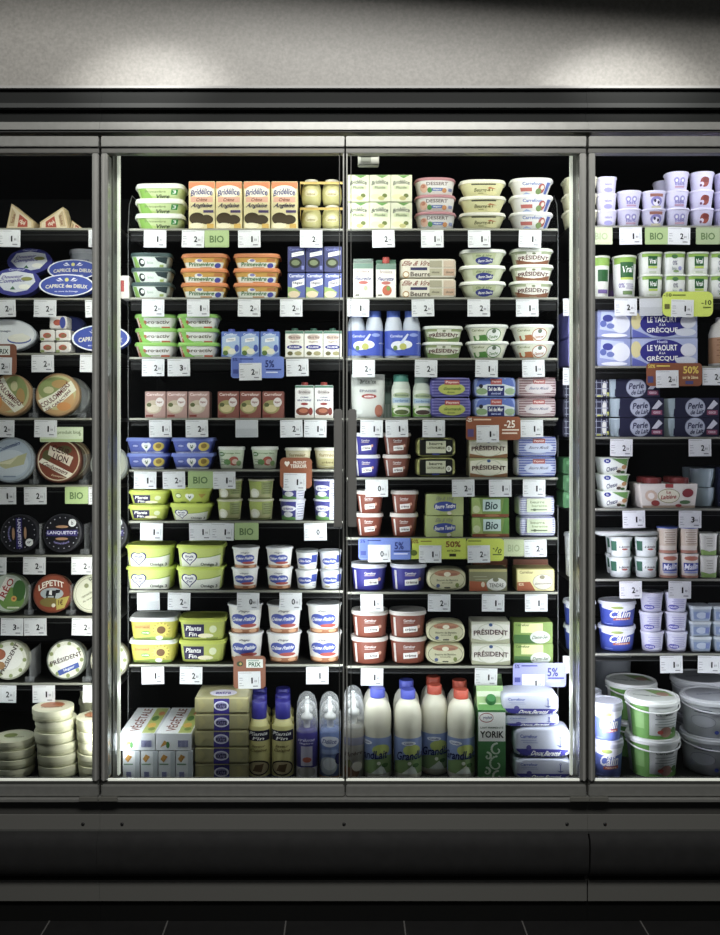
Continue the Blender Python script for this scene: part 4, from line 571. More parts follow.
grp('A7', lambda: tub('cream_pot', 28, 21.2, .075, '#e9e7e2', '#e8e9ea', A_fraiche(), 2, .84, .1, foil=True, over=.93), [246, 279], 20.7, 'white cream pot with blue cloud and brown base', 'pot', 'brown based white cream pots', 2, w=28)
grp('A7', lambda: tub('cream_pot', 23.4, 19.8, .062, '#dfe0de', '#8a8e8e', A_fraiche_s(), 2, .84, .12), [306.7], 19.3, 'small white pot with grey lid, top of left small stack', 'pot', 'small cloud pots', z0=19.3, w=23, reg=False)
grp('A7', lambda: tub('cream_pot', 23.4, 19.2, .062, '#e6e6e2', '#e2e4e4', A_fraiche_s(), 2, .82, .1), [306.7], 19.3, 'small white pot with white lid, bottom of left small stack', 'pot', 'small white lidded cloud pots', w=23)
grp('A7', lambda: tub('cream_pot', 23.4, 19.4, .062, '#dcdde0', '#b9bcc0', A_fraiche_s(.06), 2, .84, .1), [330.6], 19.2, 'small white pot with blue side panel, beside the door handle edge', 'pot', 'small blue panelled pots', 2, w=23)
grp('A8', lambda: tub(T, 49, 22.9, .1, '#d2c832', '#e6e8e6', A_sun(), lh=.17, tp=.9), [155.2], 22.5, 'yellow sunflower margarine tub with a white lid', 'margarine tub', 'yellow sunflower tubs', 2, w=49)
grp('A8', lambda: tub(T, 48, 22.7, .1, '#b9c445', '#c5d136', A_planta(), lh=.17, tp=.9), [203.7], 22.2, 'large lime tub with a navy name panel', 'margarine tub', 'large navy labelled lime tubs', 2, w=48)
grp('A8', lambda: tub('cream_pot', 36, 29.4, .09, '#e8e6e0', '#e6e7e8', A_fraiche(), 2, .84, .08, foil=True, over=.94), [246, 284.5, 324], 28.9, 'large white cream pot with blue cloud and brown base', 'pot', 'large blue cloud pots', 2, w=36)
grp('A9', lambda: brick('cooking_cream_box', 17, 29.4, .14, '#dfe4ea', A_veg_s()), [131.5, 149.3, 167, 184.5], 30, 'slim white box standing on edge with orange leaf mark', 'box', 'slim white standing boxes', w=18, jit=.2)
grp('A9', lambda: brick('cooking_cream_box', 36, 16.8, .22, '#dde1e5', A_veg_f(), .001, A_veg_top()), [137.2, 173.6], 17, 'flat white box with vegetable picture lid, lying on slim boxes', 'box', 'flat white vegetable boxes', z0=30, w=36, jit=.3, reg=False)
grp('A9', lambda: brick('butter_pack', 54, 16.5, .12, mat('#a8a270', .35, .1), A_gold(), .004, [('e', .5, .35, .26, .25, '#d8d4e6'), ('t', 'extra', .5, .35, .3, .2, '#4a3a9a')]), [221.8], 16.6, 'gold foil butter block with a purple band', 'butter pack', 'gold foil butter blocks', 5, w=54, jit=.5)
PB = [(0, 0), (.9, 0), (.98, .03), (.98, .3), (.94, .42), (.98, .55), (.9, .68), (.62, .79)]
for r, (dy, wd) in enumerate(((0, 'front'), (.062, 'middle'), (.124, 'rear'))):
    grp('A9', lambda: bottle('sauce_bottle', 22.5, 76, mat('#dbd58c', .35), mat('#302d8a', .4), PB, (.78, 1), .68, (.02, .70), '#d3cc78', A_pla_b() if r == 0 else []), [259.8, 283], 83, f'yellow squeeze bottle with navy cap, {wd} of its row', 'bottle', f'{wd} yellow squeeze bottles', dy=dy, w=22, reg=r == 0)
def can(col, c, ops=None, hh=78):
    R = empty('whipped_cream_can'); r = 11 * SC; H = hh * SC; cc = (0, r, 0)
    m = MB().lathe([(r * .9, 0), (r * .98, .01 * H), (r * .98, .58 * H), (r * .9, .615 * H), (r * .7, .64 * H)], col, cc); art(m, A_can(c) if ops is None else ops, lambda u, v, o: ((r + o) * sin(u / r), r - (r + o) * cos(u / r), .01 * H + v), 2 * r * 1.3, .57 * H, .06); m.build('can', R)
    MB().lathe([(r * .3, .64 * H), (r * .3, .74 * H), (r * .55, .745 * H), (r * .5, .8 * H), (r * .2, .83 * H), (r * .17, .93 * H), (0.0005, .935 * H)], '#e9ebe9', cc, 20).build('nozzle', R)
    MB().lathe([(r * .99, .6 * H), (r * 1.0, .72 * H), (r * .93, .86 * H), (r * .7, .95 * H), (r * .3, .995 * H), (.0005, H)], 'clear', cc, 28, False).build('clear_cap', R); return R
grp('A9', lambda: can(mat('#443d90', .4), 1), [306.5], 88, 'purple whipped cream can with a clear domed cap', 'can', 'purple cream cans', w=22)
grp('A9', lambda: can(mat('#7088c2', .4), 0), [329.5], 88, 'light blue whipped cream can with a clear domed cap', 'can', 'light blue cream cans', w=22)
grp('A9', lambda: can(mat('#443d90', .4), 1, []), [306.5], 88, 'purple whipped cream can behind the front purple one', 'can', 'rear purple cans', dy=.068, w=22, reg=False)
grp('A9', lambda: can(mat('#7088c2', .4), 0, []), [329.5], 88, 'light blue whipped cream can behind the front blue one', 'can', 'rear blue cans', dy=.068, w=22, reg=False)

# ------------------------------------------------------------------ middle cabinet, shelves behind its right door
grp('B1', lambda: brick('cream_carton', 21.2, 27, .06, '#e6e8c2', A_pgreen()), [358.5, 380, 401.5], 27.6, 'pale green cream carton with a leaf top', 'carton', 'pale green cream cartons', 2, w=21, jit=.2)
grp('B1', lambda: tub('dessert_tub', 42, 18, .09, '#eae8e4', '#c98a92', A_pink(), 2.6, .86, .16), [435.3], 17.2, 'white dessert tub with a dusky pink lid', 'dessert tub', 'pink lidded dessert tubs', 3, w=42)
grp('B1', lambda: tub('butter_tub', 47.5, 17.4, .085, '#e6e3a6', '#f0eedc', A_beurre(), 3, .72, .2), [482], 16.4, 'cream yellow oval butter tub with a white lid', 'butter tub', 'cream yellow oval tubs', 3, w=47)
grp('B1', lambda: tub('butter_tub', 44, 18, .085, '#ecebe6', '#f2f2ee', A_cfw(), 3, .74, .17), [530.5], 17, 'white oval spread tub with a red and blue label', 'butter tub', 'white oval spread tubs', 3, w=44)
grp('B2', lambda: carton('cream_carton', 20, 41, .055, '#e6e3d8', A_gable(False), None, gable=.14, gcol='#8fa198'), [363], 40, 'small white gable carton with a grey green top', 'carton', 'plain gable cartons', w=20)
grp('B2', lambda: carton('cream_carton', 20, 40, .055, '#e6e3d8', A_gable(True), '#b2463c', gable=.14, gcol='#5f8a72'), [386], 40, 'small white gable carton with a red cap and red fruit', 'carton', 'red capped gable cartons', w=20)
grp('B2', lambda: blister('butter_pack', 56, 19.6, .07, '#cfc8b0', A_ev(), 12, .97, 1.0), [428], 19.8, 'long beige butter multipack', 'butter pack', 'long beige butter packs', 2, w=56)
grp('B2', lambda: tub('butter_tub', 47, 17.2, .085, '#d5dbb8', '#eceee4', [('r', .2, .5, .8, .95, '#c3cc9a'), ('t', 'Elle & Vire', .5, .78, .4, .16, '#7a8a5a', 0, .2), ('e', .5, .42, .24, .28, '#3a4290'), ('r', .32, .26, .76, .58, '#3a4290'), ('t', 'Beurre Tendre', .54, .42, .4, .2, W_, .03, .2)], 3, .72, .2), [482], 16, 'pale green oval butter tub with a dark blue name blot', 'butter tub', 'blue named oval tubs', 3, w=47)
grp('B2', lambda: tub('butter_tub', 43.5, 17.4, .085, '#c9cfae', '#eceee2', pres(), 3, .8, .17), [531], 16.4, 'round-ended cream butter tub with brown lower band', 'butter tub', 'brown banded butter tubs', 3, w=43)
def twin():
    R = empty('cream_bottle_pack'); r = 9 * SC; H = 49 * SC
    for x in (-9.1 * SC, 9.1 * SC):
        MB().lathe([(r * .9, 0), (r, .04 * H), (r, .58 * H), (r * .92, .72 * H), (r * .74, .84 * H)], mat('#c3cad6', .35), (x, r, 0), 24).build('bottle', R)
        MB().lathe([(r * .76, .84 * H), (r * .76, .985 * H), (r * .7, H)], mat('#4a68c4', .4), (x, r, 0), 20).build('cap', R)
    w = 18.3 * SC; m = MB(); z0, z1 = .05 * H, .56 * H; P = []
    for k, (cx, a0, a1) in enumerate(((9.1 * SC, -pi / 2, pi / 2), (-9.1 * SC, pi / 2, 3 * pi / 2))): P += [(cx + r * 1.015 * cos(a0 + (a1 - a0) * j / 14), r + r * 1.015 * sin(a0 + (a1 - a0) * j / 14)) for j in range(15)]
    m.loft([[(x, y, z) for x, y in P] for z in (z0, z1)], '#3d54bb', False, False); art(m, A_twin(), lambda u, v, o: (u, -.00015 * 9 - o + (0 if abs(u) < 9.1 * SC else r - (r ** 2 - min(r, abs(u) - 9.1 * SC) ** 2) ** .5), z0 + v), 2 * w * .97, z1 - z0, .05); m.build('wrap', R); return R
grp('B3', twin, [365.3, 402.5], 49, 'pair of blue capped bottles bound in a blue wrap', 'bottle pack', 'blue wrapped bottle pairs', w=37)
grp('B3', lambda: tub('butter_tub', 41.4, 16.6, .085, '#aeb98a', '#e6e8de', pres('#9aac6c', '#6f8c44', '#e4e6d2'), 3, .84, .18), [442.7], 16, 'cream butter tub with a green lower band', 'butter tub', 'green banded butter tubs', 2, w=41)
grp('B3', lambda: tub('butter_tub', 43.5, 17.4, .085, '#e6e7dc', '#eceee6', A_cfoval('#4d8a34', 'Tendre'), 3, .74, .16), [486.5], 16.8, 'white oval spread tub with a green label', 'butter tub', 'green labelled oval tubs', 2, w=43)
grp('B3', lambda: tub('butter_tub', 43.5, 17.4, .085, '#e6e7dc', '#eceee6', A_cfoval('#b86a34', 'Demi-sel'), 3, .74, .16), [531.8], 16.8, 'white oval spread tub with an orange label', 'butter tub', 'orange labelled oval tubs', 2, w=43)
def pouch():
    h, w = 44 * SC, 17 * SC; m = MB()
    R = []
    for z, q, dpt in ((0, .86, .022), (.08, .94, .026), (.3, .98, .024), (.6, 1, .018), (.82, 1.0, .008), (.9, 1.0, .0015), (1, .98, .0012)): R.append(sup(w * q, dpt, 3, .026, z * h, 36))
    m.loft(R, mat('#c6c9c2', .3)); zz = [0, .08, .3, .6, .82, .9, 1]; dd = [.022, .026, .024, .018, .008, .0015, .0012]
    def fn(u, v, o):
        t = v / h
        for i in range(6):
            if t <= zz[i + 1]: break
        k = (t - zz[i]) / (zz[i + 1] - zz[i]); D = dd[i] + (dd[i + 1] - dd[i]) * k; return (u, .026 - D * (1 - min(.99, abs(u) / w / .97) ** 3) ** (1 / 3) - o - .0004, v)
    art(m, A_pouch(), fn, 2 * w * .92, h, .05); return m.build('cream_pouch')
grp('B4', pouch, [368.5], 44, 'pale grey cream pouch with a small red oval', 'pouch', 'grey cream pouch', w=36)
grp('B4', lambda: carton('cream_carton', 24, 46, .055, '#9aa8a0', [('r', 0, .82, 1, 1, '#4a6a5c'), *hatch('#6f8a80', 7, 1, .3)], None, gable=.1, gcol='#54706a'), [380.5], 46, 'striped grey green carton behind the grey cream pouch', 'carton', 'striped carton', dy=.066, w=10, reg=False)
GB = [(0, 0), (.92, 0), (1, .03), (1, .62), (.96, .72), (.8, .83)]
grp('B4', lambda: bottle('cream_bottle', 19, 43.6, mat('#c9d2c4', .35), mat('#3f8a7a', .4), GB, (.83, 1), .8, (.03, .66), '#d9dfd0', A_gbot(1)), [401], 44, 'small white and green bottle with a teal cap', 'bottle', 'teal capped bottle', w=19)
grp('B4', lambda: bottle('cream_bottle', 19, 42, mat('#c9d2c4', .35), mat('#9ab0a4', .4), GB, (.83, 1), .8, (.03, .66), '#d9dfd0', A_gbot(0)), [421.8], 44, 'small white and green bottle with a pale cap', 'bottle', 'pale capped bottle', w=19)
grp('B4', lambda: blister('butter_pack', 41, 20.4, .07, '#5a55a4', A_bp(), 6), [450.5], 20.4, 'purple chequered butter pack with a yellow green oval', 'butter pack', 'purple chequered butter packs', 2, w=41)
grp('B4', lambda: blister('butter_pack', 42, 20.4, .07, '#8c9fd4', A_sel(), 6), [495], 20.4, 'blue and white butter pack with a navy square', 'butter pack', 'navy square butter packs', 2, w=42)
grp('B4', lambda: blister('butter_pack', 39.5, 20.6, .07, '#d8c8c8', A_ging('#947074', '#d2c8ca'), 6), [537], 20.4, 'dusty pink chequered butter pack', 'butter pack', 'pink chequered butter packs', 2, w=39)
grp('B5', lambda: tub('cream_pot', 27.4, 22.4, .07, '#3a379a', '#dcdce4', A_cfpot('crème', 0), 3, .82, .16), [366.5], 22, 'deep blue cream pot with a white lid', 'pot', 'small deep blue pots', 2, w=27)
grp('B5', lambda: tub('cream_pot', 28.4, 22.4, .07, '#884c3d', '#d8d0c9', A_cfpot('crème', .04), 3, .8, .16), [397], 22, 'small reddish brown cream pot with a white lid', 'pot', 'small reddish brown pots', 2, w=28)
grp('B5', lambda: blister('butter_pack', 39.5, 20, .07, mat('#8f8f4a', .3, .5), A_blackgold(), 5, .94, 1.0), [436], 20, 'black butter pack with a shiny gold rim', 'butter pack', 'black and gold butter packs', 2, w=39)
grp('B5', lambda: brick('butter_pack', 38, 19.2, .07, '#cfc896', A_presb(), .002), [488.5], 19.4, 'cream butter brick with brown curve below the name', 'butter pack', 'brown curved butter bricks', 2, w=38)
grp('B5', lambda: blister('butter_pack', 40, 20.6, .07, '#d4d8ea', A_ging('#6d7cc4', '#c9d2ea'), 6), [536.7], 20.4, 'blue chequered butter pack with a small red stamp', 'butter pack', 'blue chequered butter packs', 2, w=40)
grp('B6', lambda: tub('cream_pot', 28.4, 23.4, .07, '#88412d', '#d9d2cc', A_cfpot('crème', .0), 3, .8, .16), [369.5, 404.5], 22.8, 'small rusty brown cream pot, white lid', 'pot', 'rusty brown cream pots', 2, w=28)
grp('B6', lambda: brick('butter_pack', 37.5, 21.4, .07, '#a9b560', A_tendre(), .002), [444.7], 21.6, 'green butter brick with a wavy blue ribbon', 'butter pack', 'blue ribbon butter bricks', 2, w=37)
grp('B6', lambda: brick('butter_pack', 37.4, 19.6, .07, '#7d9a42', A_bio(), .002), [490.5], 19.8, 'leaf green butter brick with a pale square', 'butter pack', 'leaf green butter bricks', 2, w=37)
grp('B6', lambda: blister('butter_pack', 37, 20.6, .07, '#d9dbe4', A_wging(), 6), [537], 20.6, 'lilac chequered butter pack with a pale green label', 'butter pack', 'lilac chequered butter packs', 2, w=37)
grp('B7', lambda: tub('cream_pot', 37, 26.6, .09, '#353392', '#dfe0e8', A_cfpot('crème', .08), 2.4, .88, .15), [368.5, 408], 28, 'large deep blue cream pot with a white lid', 'pot', 'large deep blue pots', w=37)
grp('B7', lambda: blister('butter_pack', 39, 23, .06, '#cfcaa0', A_oval(), 3, .92, .98), [447.5], 23, 'lone beige oval butter pack beside the blue pots', 'butter pack', 'lone oval butter pack', w=39)
grp('B7', lambda: brick('butter_pack', 38, 22.4, .07, '#80805c', A_brown(), .002), [488.5], 22.4, 'grey brown butter brick with white oval', 'butter pack', 'grey brown butter brick', w=38)
grp('B7', lambda: brick('butter_pack', 38, 22.4, .07, '#c9bd70', A_gold2(), .002), [535], 22.4, 'pale gold butter brick with brown corner', 'butter pack', 'pale gold butter brick', w=38)
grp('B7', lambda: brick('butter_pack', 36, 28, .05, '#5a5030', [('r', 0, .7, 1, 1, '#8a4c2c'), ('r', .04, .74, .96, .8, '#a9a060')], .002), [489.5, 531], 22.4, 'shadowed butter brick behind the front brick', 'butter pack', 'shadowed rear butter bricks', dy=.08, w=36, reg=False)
grp('B8', lambda: tub('cream_pot', 38, 26.7, .09, '#86422f', '#d4cec8', A_cfpot('crème', .06), 2.4, .88, .15), [369.5, 407.5], 26.2, 'large rusty brown cream pot, white lid', 'pot', 'large rusty brown pots', 2, w=38)
grp('B8', lambda: blister('butter_pack', 38.4, 21.8, .06, '#cfcca2', A_oval(), 3, .92, .98), [445.5], 21.8, 'beige oval butter pack above the milk bottles', 'butter pack', 'stacked oval butter packs', 2, w=38)
grp('B8', lambda: brick('butter_pack', 38.4, 21.6, .07, '#cfcdb4', A_presb('#dfddd0', '#a9ab8a', '#c5c8b0'), .002), [491], 21.7, 'cream butter brick with green laurel ring', 'butter pack', 'laurel ring butter bricks', 2, w=38)
grp('B8', lambda: brick('butter_pack', 39, 21.4, .07, mat('#8aa044', .35, .2), A_demi(), .002), [533], 21.5, 'shiny green butter brick with a grey oval', 'butter pack', 'shiny green butter bricks', 2, w=39)
grp('B9', lambda: can(mat('#a9a79c', .4), 0, [('t', 'légère', .5, .52, .7, .1, '#5a4a44', .1, .2), ('r', 0, .7, 1, .86, '#8c8ea4'), ('e', .4, .16, .3, .16, '#77553c'), ('e', .62, .26, .2, .1, '#d9d4c4'), ('e', .3, .32, .14, .08, '#6c7040')], 84), [353.5], 92, 'white whipped cream can with almond picture and clear cap', 'can', 'white cream can', w=21)
grp('B9', lambda: can(mat('#a9a79c', .4), 0, [], 84), [353.5], 92, 'white whipped cream can behind the almond one', 'can', 'rear white can', dy=.07, w=21, reg=False)
MBT = [(0, 0), (.9, 0), (1, .02), (1, .16), (.97, .17), (.97, .53), (1, .55), (1, .69), (.97, .75), (.86, .82), (.66, .87), (.46, .9)]
for k, (x, capc, sh, cw) in enumerate(((377.5, '#4a55c0', -.26, 'blue'), (407.8, '#4a55c0', .1, 'blue'), (434.5, '#c2492f', .05, 'orange'), (461, '#c2492f', -.12, 'orange'))):
    nm = f'white milk bottle with {cw} cap, {["nearest the cream can", "right of the other blue capped", "left of the other orange capped", "nearest the green carton"][k]}'
    grp('B9', lambda: bottle('milk_bottle', 27.8, 87.5 + (1 if k % 2 == 0 else 0), mat('#dddac4', .3), mat(capc, .4), MBT, (.9, 1), .54, (.07, .475), '#8096c8', A_grand(sh), 36, (.6, .635, .67)), [x], 92, nm, 'milk bottle', 'capped milk bottles', w=27, jit=.2, dy=(0, 0, .034, 0)[k], reg=k == 0)
    grp('B9', lambda: bottle('milk_bottle', 27.8, 88, mat('#d5d2c4', .3), mat(capc, .4), MBT, (.9, 1), .54), [x - 1.5], 92, f'rear white milk bottle with {cw} cap, {["behind the first", "behind the second", "behind the third", "behind the fourth"][k]} front bottle', 'milk bottle', 'rear milk bottles', jit=.2, dy=(.085, .085, .119, .085)[k], w=27, reg=False)
REG['B9'].append((440, 475, 'orange capped milk bottles'))
grp('B9', lambda: carton('milk_carton', 27.4, 90, .09, '#3c8040', A_yorik(), '#2f7a3a', gable=.22, gcol='#9cc07c', gops=[('r', 0, .0, 1, .28, '#5a9a44'), ('r', 0, .7, 1, .98, '#cfdcc0'), ('r', .06, .32, .94, .36, '#d9e4cc')]), [491.4], 92, 'green and white fermented milk carton, front one', 'carton', 'green milk cartons', w=27)
grp('B9', lambda: carton('milk_carton', 27.4, 93, .09, '#3c8040', [], '#2f7a3a', gable=.22, gcol='#8ab070'), [490.8], 92, 'green milk carton behind the front green one', 'carton', 'rear milk carton', dy=.1, w=27, reg=False)
for k, (x, z, d, wd) in enumerate(((543, 0, 0, 'bottom'), (542.5, 22.3, .0, 'second from bottom'), (532, 52.6, .008, 'third from bottom'), (530, 65, .0, 'top'))):
    grp('B9', lambda: blister('butter_pack', 57, (22, 30, 12, 22)[k], .08, mat('#c2c6da', .35), A_doux(), 5, .93, 1.), [x], 25, f'white butter pack with an indigo lower band, {wd} of the pile', 'butter pack', 'white butter packs with indigo band', z0=z, dy=d, w=57, rz=radians((0, -2, 1, -2)[k]), reg=k == 0)

# ------------------------------------------------------------------ right cabinet end
Y_ = 'yogurt_pot'; LIL = '#dedcf0'
grp('R1', lambda: tub('cream_tub', 34, 17.4, .09, '#dedcb4', '#e6e4c6', [('t', 'crème', .4, .5, .4, .3, '#a8a274', 0, .2)], 4, .84, .16), [579.5], 16.6, 'cream yellow tub half hidden by the right door post', 'tub', 'half hidden yellow tubs', 3, w=34, jit=.3)
grp('R1', lambda: tub(Y_, 20.5, 17, .05, LIL, '#e8e6f4', [('t', 'nature', .5, .62, .4, .16, '#8a86b8'), ('e', .5, .24, .26, .16, '#a9a6dc')], 3, .86, .12), [606], 16.6, 'white yogurt pot with lilac blot, next to the door post', 'yogurt pot', 'lilac blot yogurt pots', 3, w=20, jit=.4)
grp('R1', lambda: tub(Y_, 25.5, 18.6, .065, LIL, '#e6e4f2', A_perso('lait'), 2.3, .76, .1), [628.5], 18, 'white yogurt pot with lilac print, stack of two', 'yogurt pot', 'lilac print yogurt pots', 2, w=25)
grp('R1', lambda: tub(Y_, 25.5, 18.6, .065, LIL, '#e6e4f2', A_cow(), 2.3, .78, .1), [653.5], 18, 'white yogurt pot with blue and yellow panel', 'yogurt pot', 'blue panel yogurt pots', 2, w=25)
grp('R1', lambda: tub(Y_, 24.5, 19, .065, LIL, '#e6e4f2', A_perso('bébé'), 2.3, .8, .1), [676.5], 18.3, 'white yogurt pot with lilac oval eyes', 'yogurt pot', 'lilac oval yogurt pots', 3, w=25)
grp('R1', lambda: tub(Y_, 24.5, 19, .065, LIL, '#e6e4f2', A_perso('', True), 2.3, .8, .1), [701], 18.3, 'white yogurt pot with a red fruit blot', 'yogurt pot', 'red fruit yogurt pots', 3, w=25)
grp('R1', lambda: tub(Y_, 24.5, 18.6, .065, '#c9c4e8', '#dedaf0', A_perso('bébé'), 2.3, .8, .1), [725.5], 17.8, 'lilac yogurt pot cut by the right picture edge', 'yogurt pot', 'edge lilac yogurt pots', 3, w=25)
grp('R1', lambda: tub(Y_, 26, 18.6, .065, LIL, '#dcdaf0', [], 2.3, .8, .1), [665], 18, 'plain white yogurt pot behind the blue panel pots', 'yogurt pot', 'plain rear pots', 3, dy=.08, w=25, reg=False)
grp('R2', lambda: tub(Y_, 20, 42, .06, '#dfe3d4', '#d5dac8', [('r', 0, .8, 1, 1, '#8cb83a'), ('r', .3, .4, .8, .7, '#24612c'), ('r', .3, .1, .8, .2, '#6f5a96')], 2, .84, .05, foil=True), [600.5], 42, 'tall white and green yogurt pot against the door post', 'yogurt pot', 'post side tall pot', w=20)
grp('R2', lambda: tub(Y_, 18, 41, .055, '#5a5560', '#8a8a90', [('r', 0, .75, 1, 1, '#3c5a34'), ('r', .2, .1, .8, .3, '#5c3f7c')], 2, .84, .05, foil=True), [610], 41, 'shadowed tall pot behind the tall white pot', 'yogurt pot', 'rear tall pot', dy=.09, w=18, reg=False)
grp('R2', lambda: tub(Y_, 24.5, 42.4, .075, '#e8eae4', '#dfe4d4', A_vrai(True), 2, .86, .05, foil=True), [623.8], 42, 'tall white yogurt pot with dark green square', 'yogurt pot', 'tall green square pot', w=24)
VR = lambda: tub(Y_, 22.5, 23, .06, '#e4e8de', '#d9ded0', A_vrai(False), 4, .9, .08, foil=True)
grp('R2', VR, [650], 22.6, 'short white yogurt pot with dark green square, left short stack', 'yogurt pot', 'left short green pots', 2, w=23)
grp('R2', VR, [695.5], 22.6, 'short white yogurt pot with dark green square, right short stack', 'yogurt pot', 'right short green pots', 2, w=23)
grp('R2', lambda: tub(Y_, 22, 23, .06, '#e4e7e2', '#d5dccb', A_zero(), 4, .9, .08, foil=True), [673, 718.5], 22.6, 'short white yogurt pot with lime rim and grey lettering', 'yogurt pot', 'lime rimmed white pots', 2, w=22)
def box2(name, w, h, d, col, ops, sideops=None): return brick(name, w, h, d, col, ops, .003)
grp('R3', lambda: brick('yogurt_multipack', 33, 28.2, .13, '#aab4dc', A_greek2(), .003), [614], 28.4, 'pale blue yogurt multipack end with bowl picture', 'yogurt multipack', 'pale blue multipack ends', 2, w=33, jit=.3)
grp('R3', lambda: brick('yogurt_multipack', 66, 28.2, .13, '#aab4dc', A_greek(), .003), [664.5], 28.4, 'wide yogurt multipack with a big indigo oval', 'yogurt multipack', 'wide indigo oval multipacks', 2, w=66, jit=.3)
grp('R3', lambda: brick('yogurt_multipack', 24, 28.2, .13, '#6f6fc0', [('r', .0, .0, .5, 1, '#8a88d0'), ('e', .7, .7, .1, .06, '#dcdcf4'), ('e', .7, .4, .1, .06, '#dcdcf4')], .003), [580], 28.4, 'purple yogurt multipack half hidden by the right door post', 'yogurt multipack', 'half hidden purple packs', 2, w=24, jit=.3)
grp('R3', lambda: bottle('drink_bottle', 26, 50, mat('#d6d2cc', .35), '#dcd8d4', [(0, 0), (.92, 0), (1, .03), (1, .66), (.8, .84), (.5, .9)], (.89, 1), .5, (.06, .58), '#b4845c', [*lines(.5, .9, .6, 8, .1, '#8a5c3c', .016)]), [722], 50, 'white bottle with tan label at the picture edge', 'bottle', 'tan labelled bottle', w=24)
def perle():
    R = empty('yogurt_multipack'); w, h = 27 * SC, 19.2 * SC; m = MB()
    m.box(-w + 9 * SC, w, 0, .12, 0, h, mat('#23243f', .3), .003); art(m, A_perle(), lambda u, v, o: (u + 4.5 * SC, -o, v), 45 * SC * .98, h); m.build('sleeve', R)
    for y in (.032, .092):
        MB().lathe([(.024, .0005), (.03, h * .5), (.031, h * .9), (.031, h * .97)], mat('#9eb0b8', .3), (-w + 10 * SC, y, 0), 28).build('pot', R)
    return R
grp('R4', perle, [637, 692], 19.6, 'navy yogurt multipack with silver medallion, beside pale pots', 'yogurt multipack', 'navy medallion multipacks', 2, w=54, jit=.4)
grp('R4', perle, [633], 19.6, 'navy yogurt multipack with silver medallion, lone top one', 'yogurt multipack', 'lone top multipack', z0=39.4, w=54, jit=.4, reg=False)
grp('R4', lambda: brick('yogurt_multipack', 46, 19, .12, '#23243f', [('e', .9, .5, .05, .4, '#d9d9d0'), ('r', .93, .1, 1, .3, '#c2c83a'), ('r', .72, .06, .86, .16, '#c2c83a'), *hatch('#8a8fa0', 9, 3, .14)], .003), [586], 19.4, 'dark yogurt pack with lime tab, half behind the door post', 'yogurt multipack', 'lime tabbed dark packs', 3, w=46, jit=.3)
grp('R5', lambda: tub('cheese_tub', 32, 17, .08, '#e6ebe2', '#dfe6d4', A_cheese(), 5, .84, .06, foil=True), [612], 16.8, 'white cheese tub with a green top corner', 'cheese tub', 'green cornered cheese tubs', 3, w=32, jit=.4)
grp('R5', lambda: brick('cheese_box', 30, 16.6, .08, '#3c7a44', [('r', .1, .1, .9, .5, '#2f6a3a'), ('r', .1, .6, .6, .8, '#5f9a64')], .003), [578], 17, 'green cheese box half hidden by the right door post', 'cheese box', 'half hidden green boxes', 3, w=30, jit=.3)
def lait():
    R = empty('dessert_multipack'); w, h = 30 * SC, 24 * SC; m = MB()
    m.loft([sup(w * q, .05, 9, .05, z, 36) for q, z in ((.9, 0), (1, h))], '#dcd4c8'); art(m, A_lait(), lambda u, v, o: (u * (.9 + .1 * v / h), -o, v), 2 * w * .97, h); m.build('sleeve', R)
    for x in (-.46, .46):
        for y in (.027, .073): MB().lathe([(9.5 * SC, 0), (9.5 * SC, .014), (8.8 * SC, .016)], mat('#7c2a28', .4), (x * w, y, h + .0005), 24).build('lid', R)
    return R
grp('R5', lait, [662.5], 30, 'cream dessert multipack with dark red round lids', 'dessert multipack', 'red lidded multipack', w=60)
def perle_big():
    R = empty('yogurt_multipack'); h = 40 * SC; MB().box(8 * SC, 34 * SC, 0, .12, 0, h, mat('#1d2440', .3), .003).build('sleeve', R)
    for z in (0, 19.5 * SC):
        for y in (.034, .094): MB().lathe([(.026, .0005), (.033, 10 * SC), (.034, 18 * SC), (.034, 19 * SC)], mat('#9fb4bd', .3), (-2 * SC, y, z), 28).build('pot', R)
    m = MB(); art(m, [('e', .5, .7, .3, .2, '#cfd4de'), ('t', 'lait', .5, .7, .3, .14, '#2a2f55', .1, .2), ('p', [(.1, .1), (.5, .4), (.9, .1)], '#b9bfcc'), ('e', .5, .16, .34, .12, '#dfe2e8')], lambda u, v, o: (u + 21 * SC, -.0002 - o, v), 26 * SC, h); m.build('label', R); return R
grp('R5', perle_big, [708], 40, 'blue grey yogurt multipack of stacked pots and navy card', 'yogurt multipack', 'blue grey multipack', dy=.04, w=60)
FER = lambda: tub(Y_, 23.5, 20.6, .06, '#dfe6e2', '#d6dcd6', A_ferm(), 2, .86, .12)
for r, (dy, dx, wd) in enumerate(((0, 0, 'front'), (.068, -4, 'rear'))):
    grp('R6', FER, [620.5 + dx, 646 + dx], 20.4, f'white yogurt pot with green panels, {wd} row', 'yogurt pot', f'{wd} green panel pots', 2, dy=dy, w=23, jit=.3, reg=r == 0)
grp('R6', lambda: MB().loft([sup(33 * SC * q, .05 * q, 6, .05, z) for q, z in ((.9, 0), (1, .004), (1, .01), (.97, .013))], mat('#c4c9c4', .2)).build('shrink_tray'), [630], 5, 'pale shrink wrap lid lying over the green panel pots', 'tray lid', 'pale tray lid', z0=41.5, w=50, dy=.01, reg=False)
BE = lambda b: (lambda: tub(Y_, 20.6, 26.4 if b else 24.4, .055, '#d9cfc0', '#4a62b0' if b else '#d4cfc8', A_beige(b), 2, .92, .06, foil=True))
grp('R6', BE(0), [667.8, 688.8], 24.6, 'white pot with a blue name blot, lower row', 'yogurt pot', 'blue name pots', w=20, jit=.3)
grp('R6', BE(1), [667, 688], 24.6, 'beige pot with a blue rim, upper row', 'yogurt pot', 'blue rimmed beige pots', z0=24.7, w=20, jit=.3, reg=False)
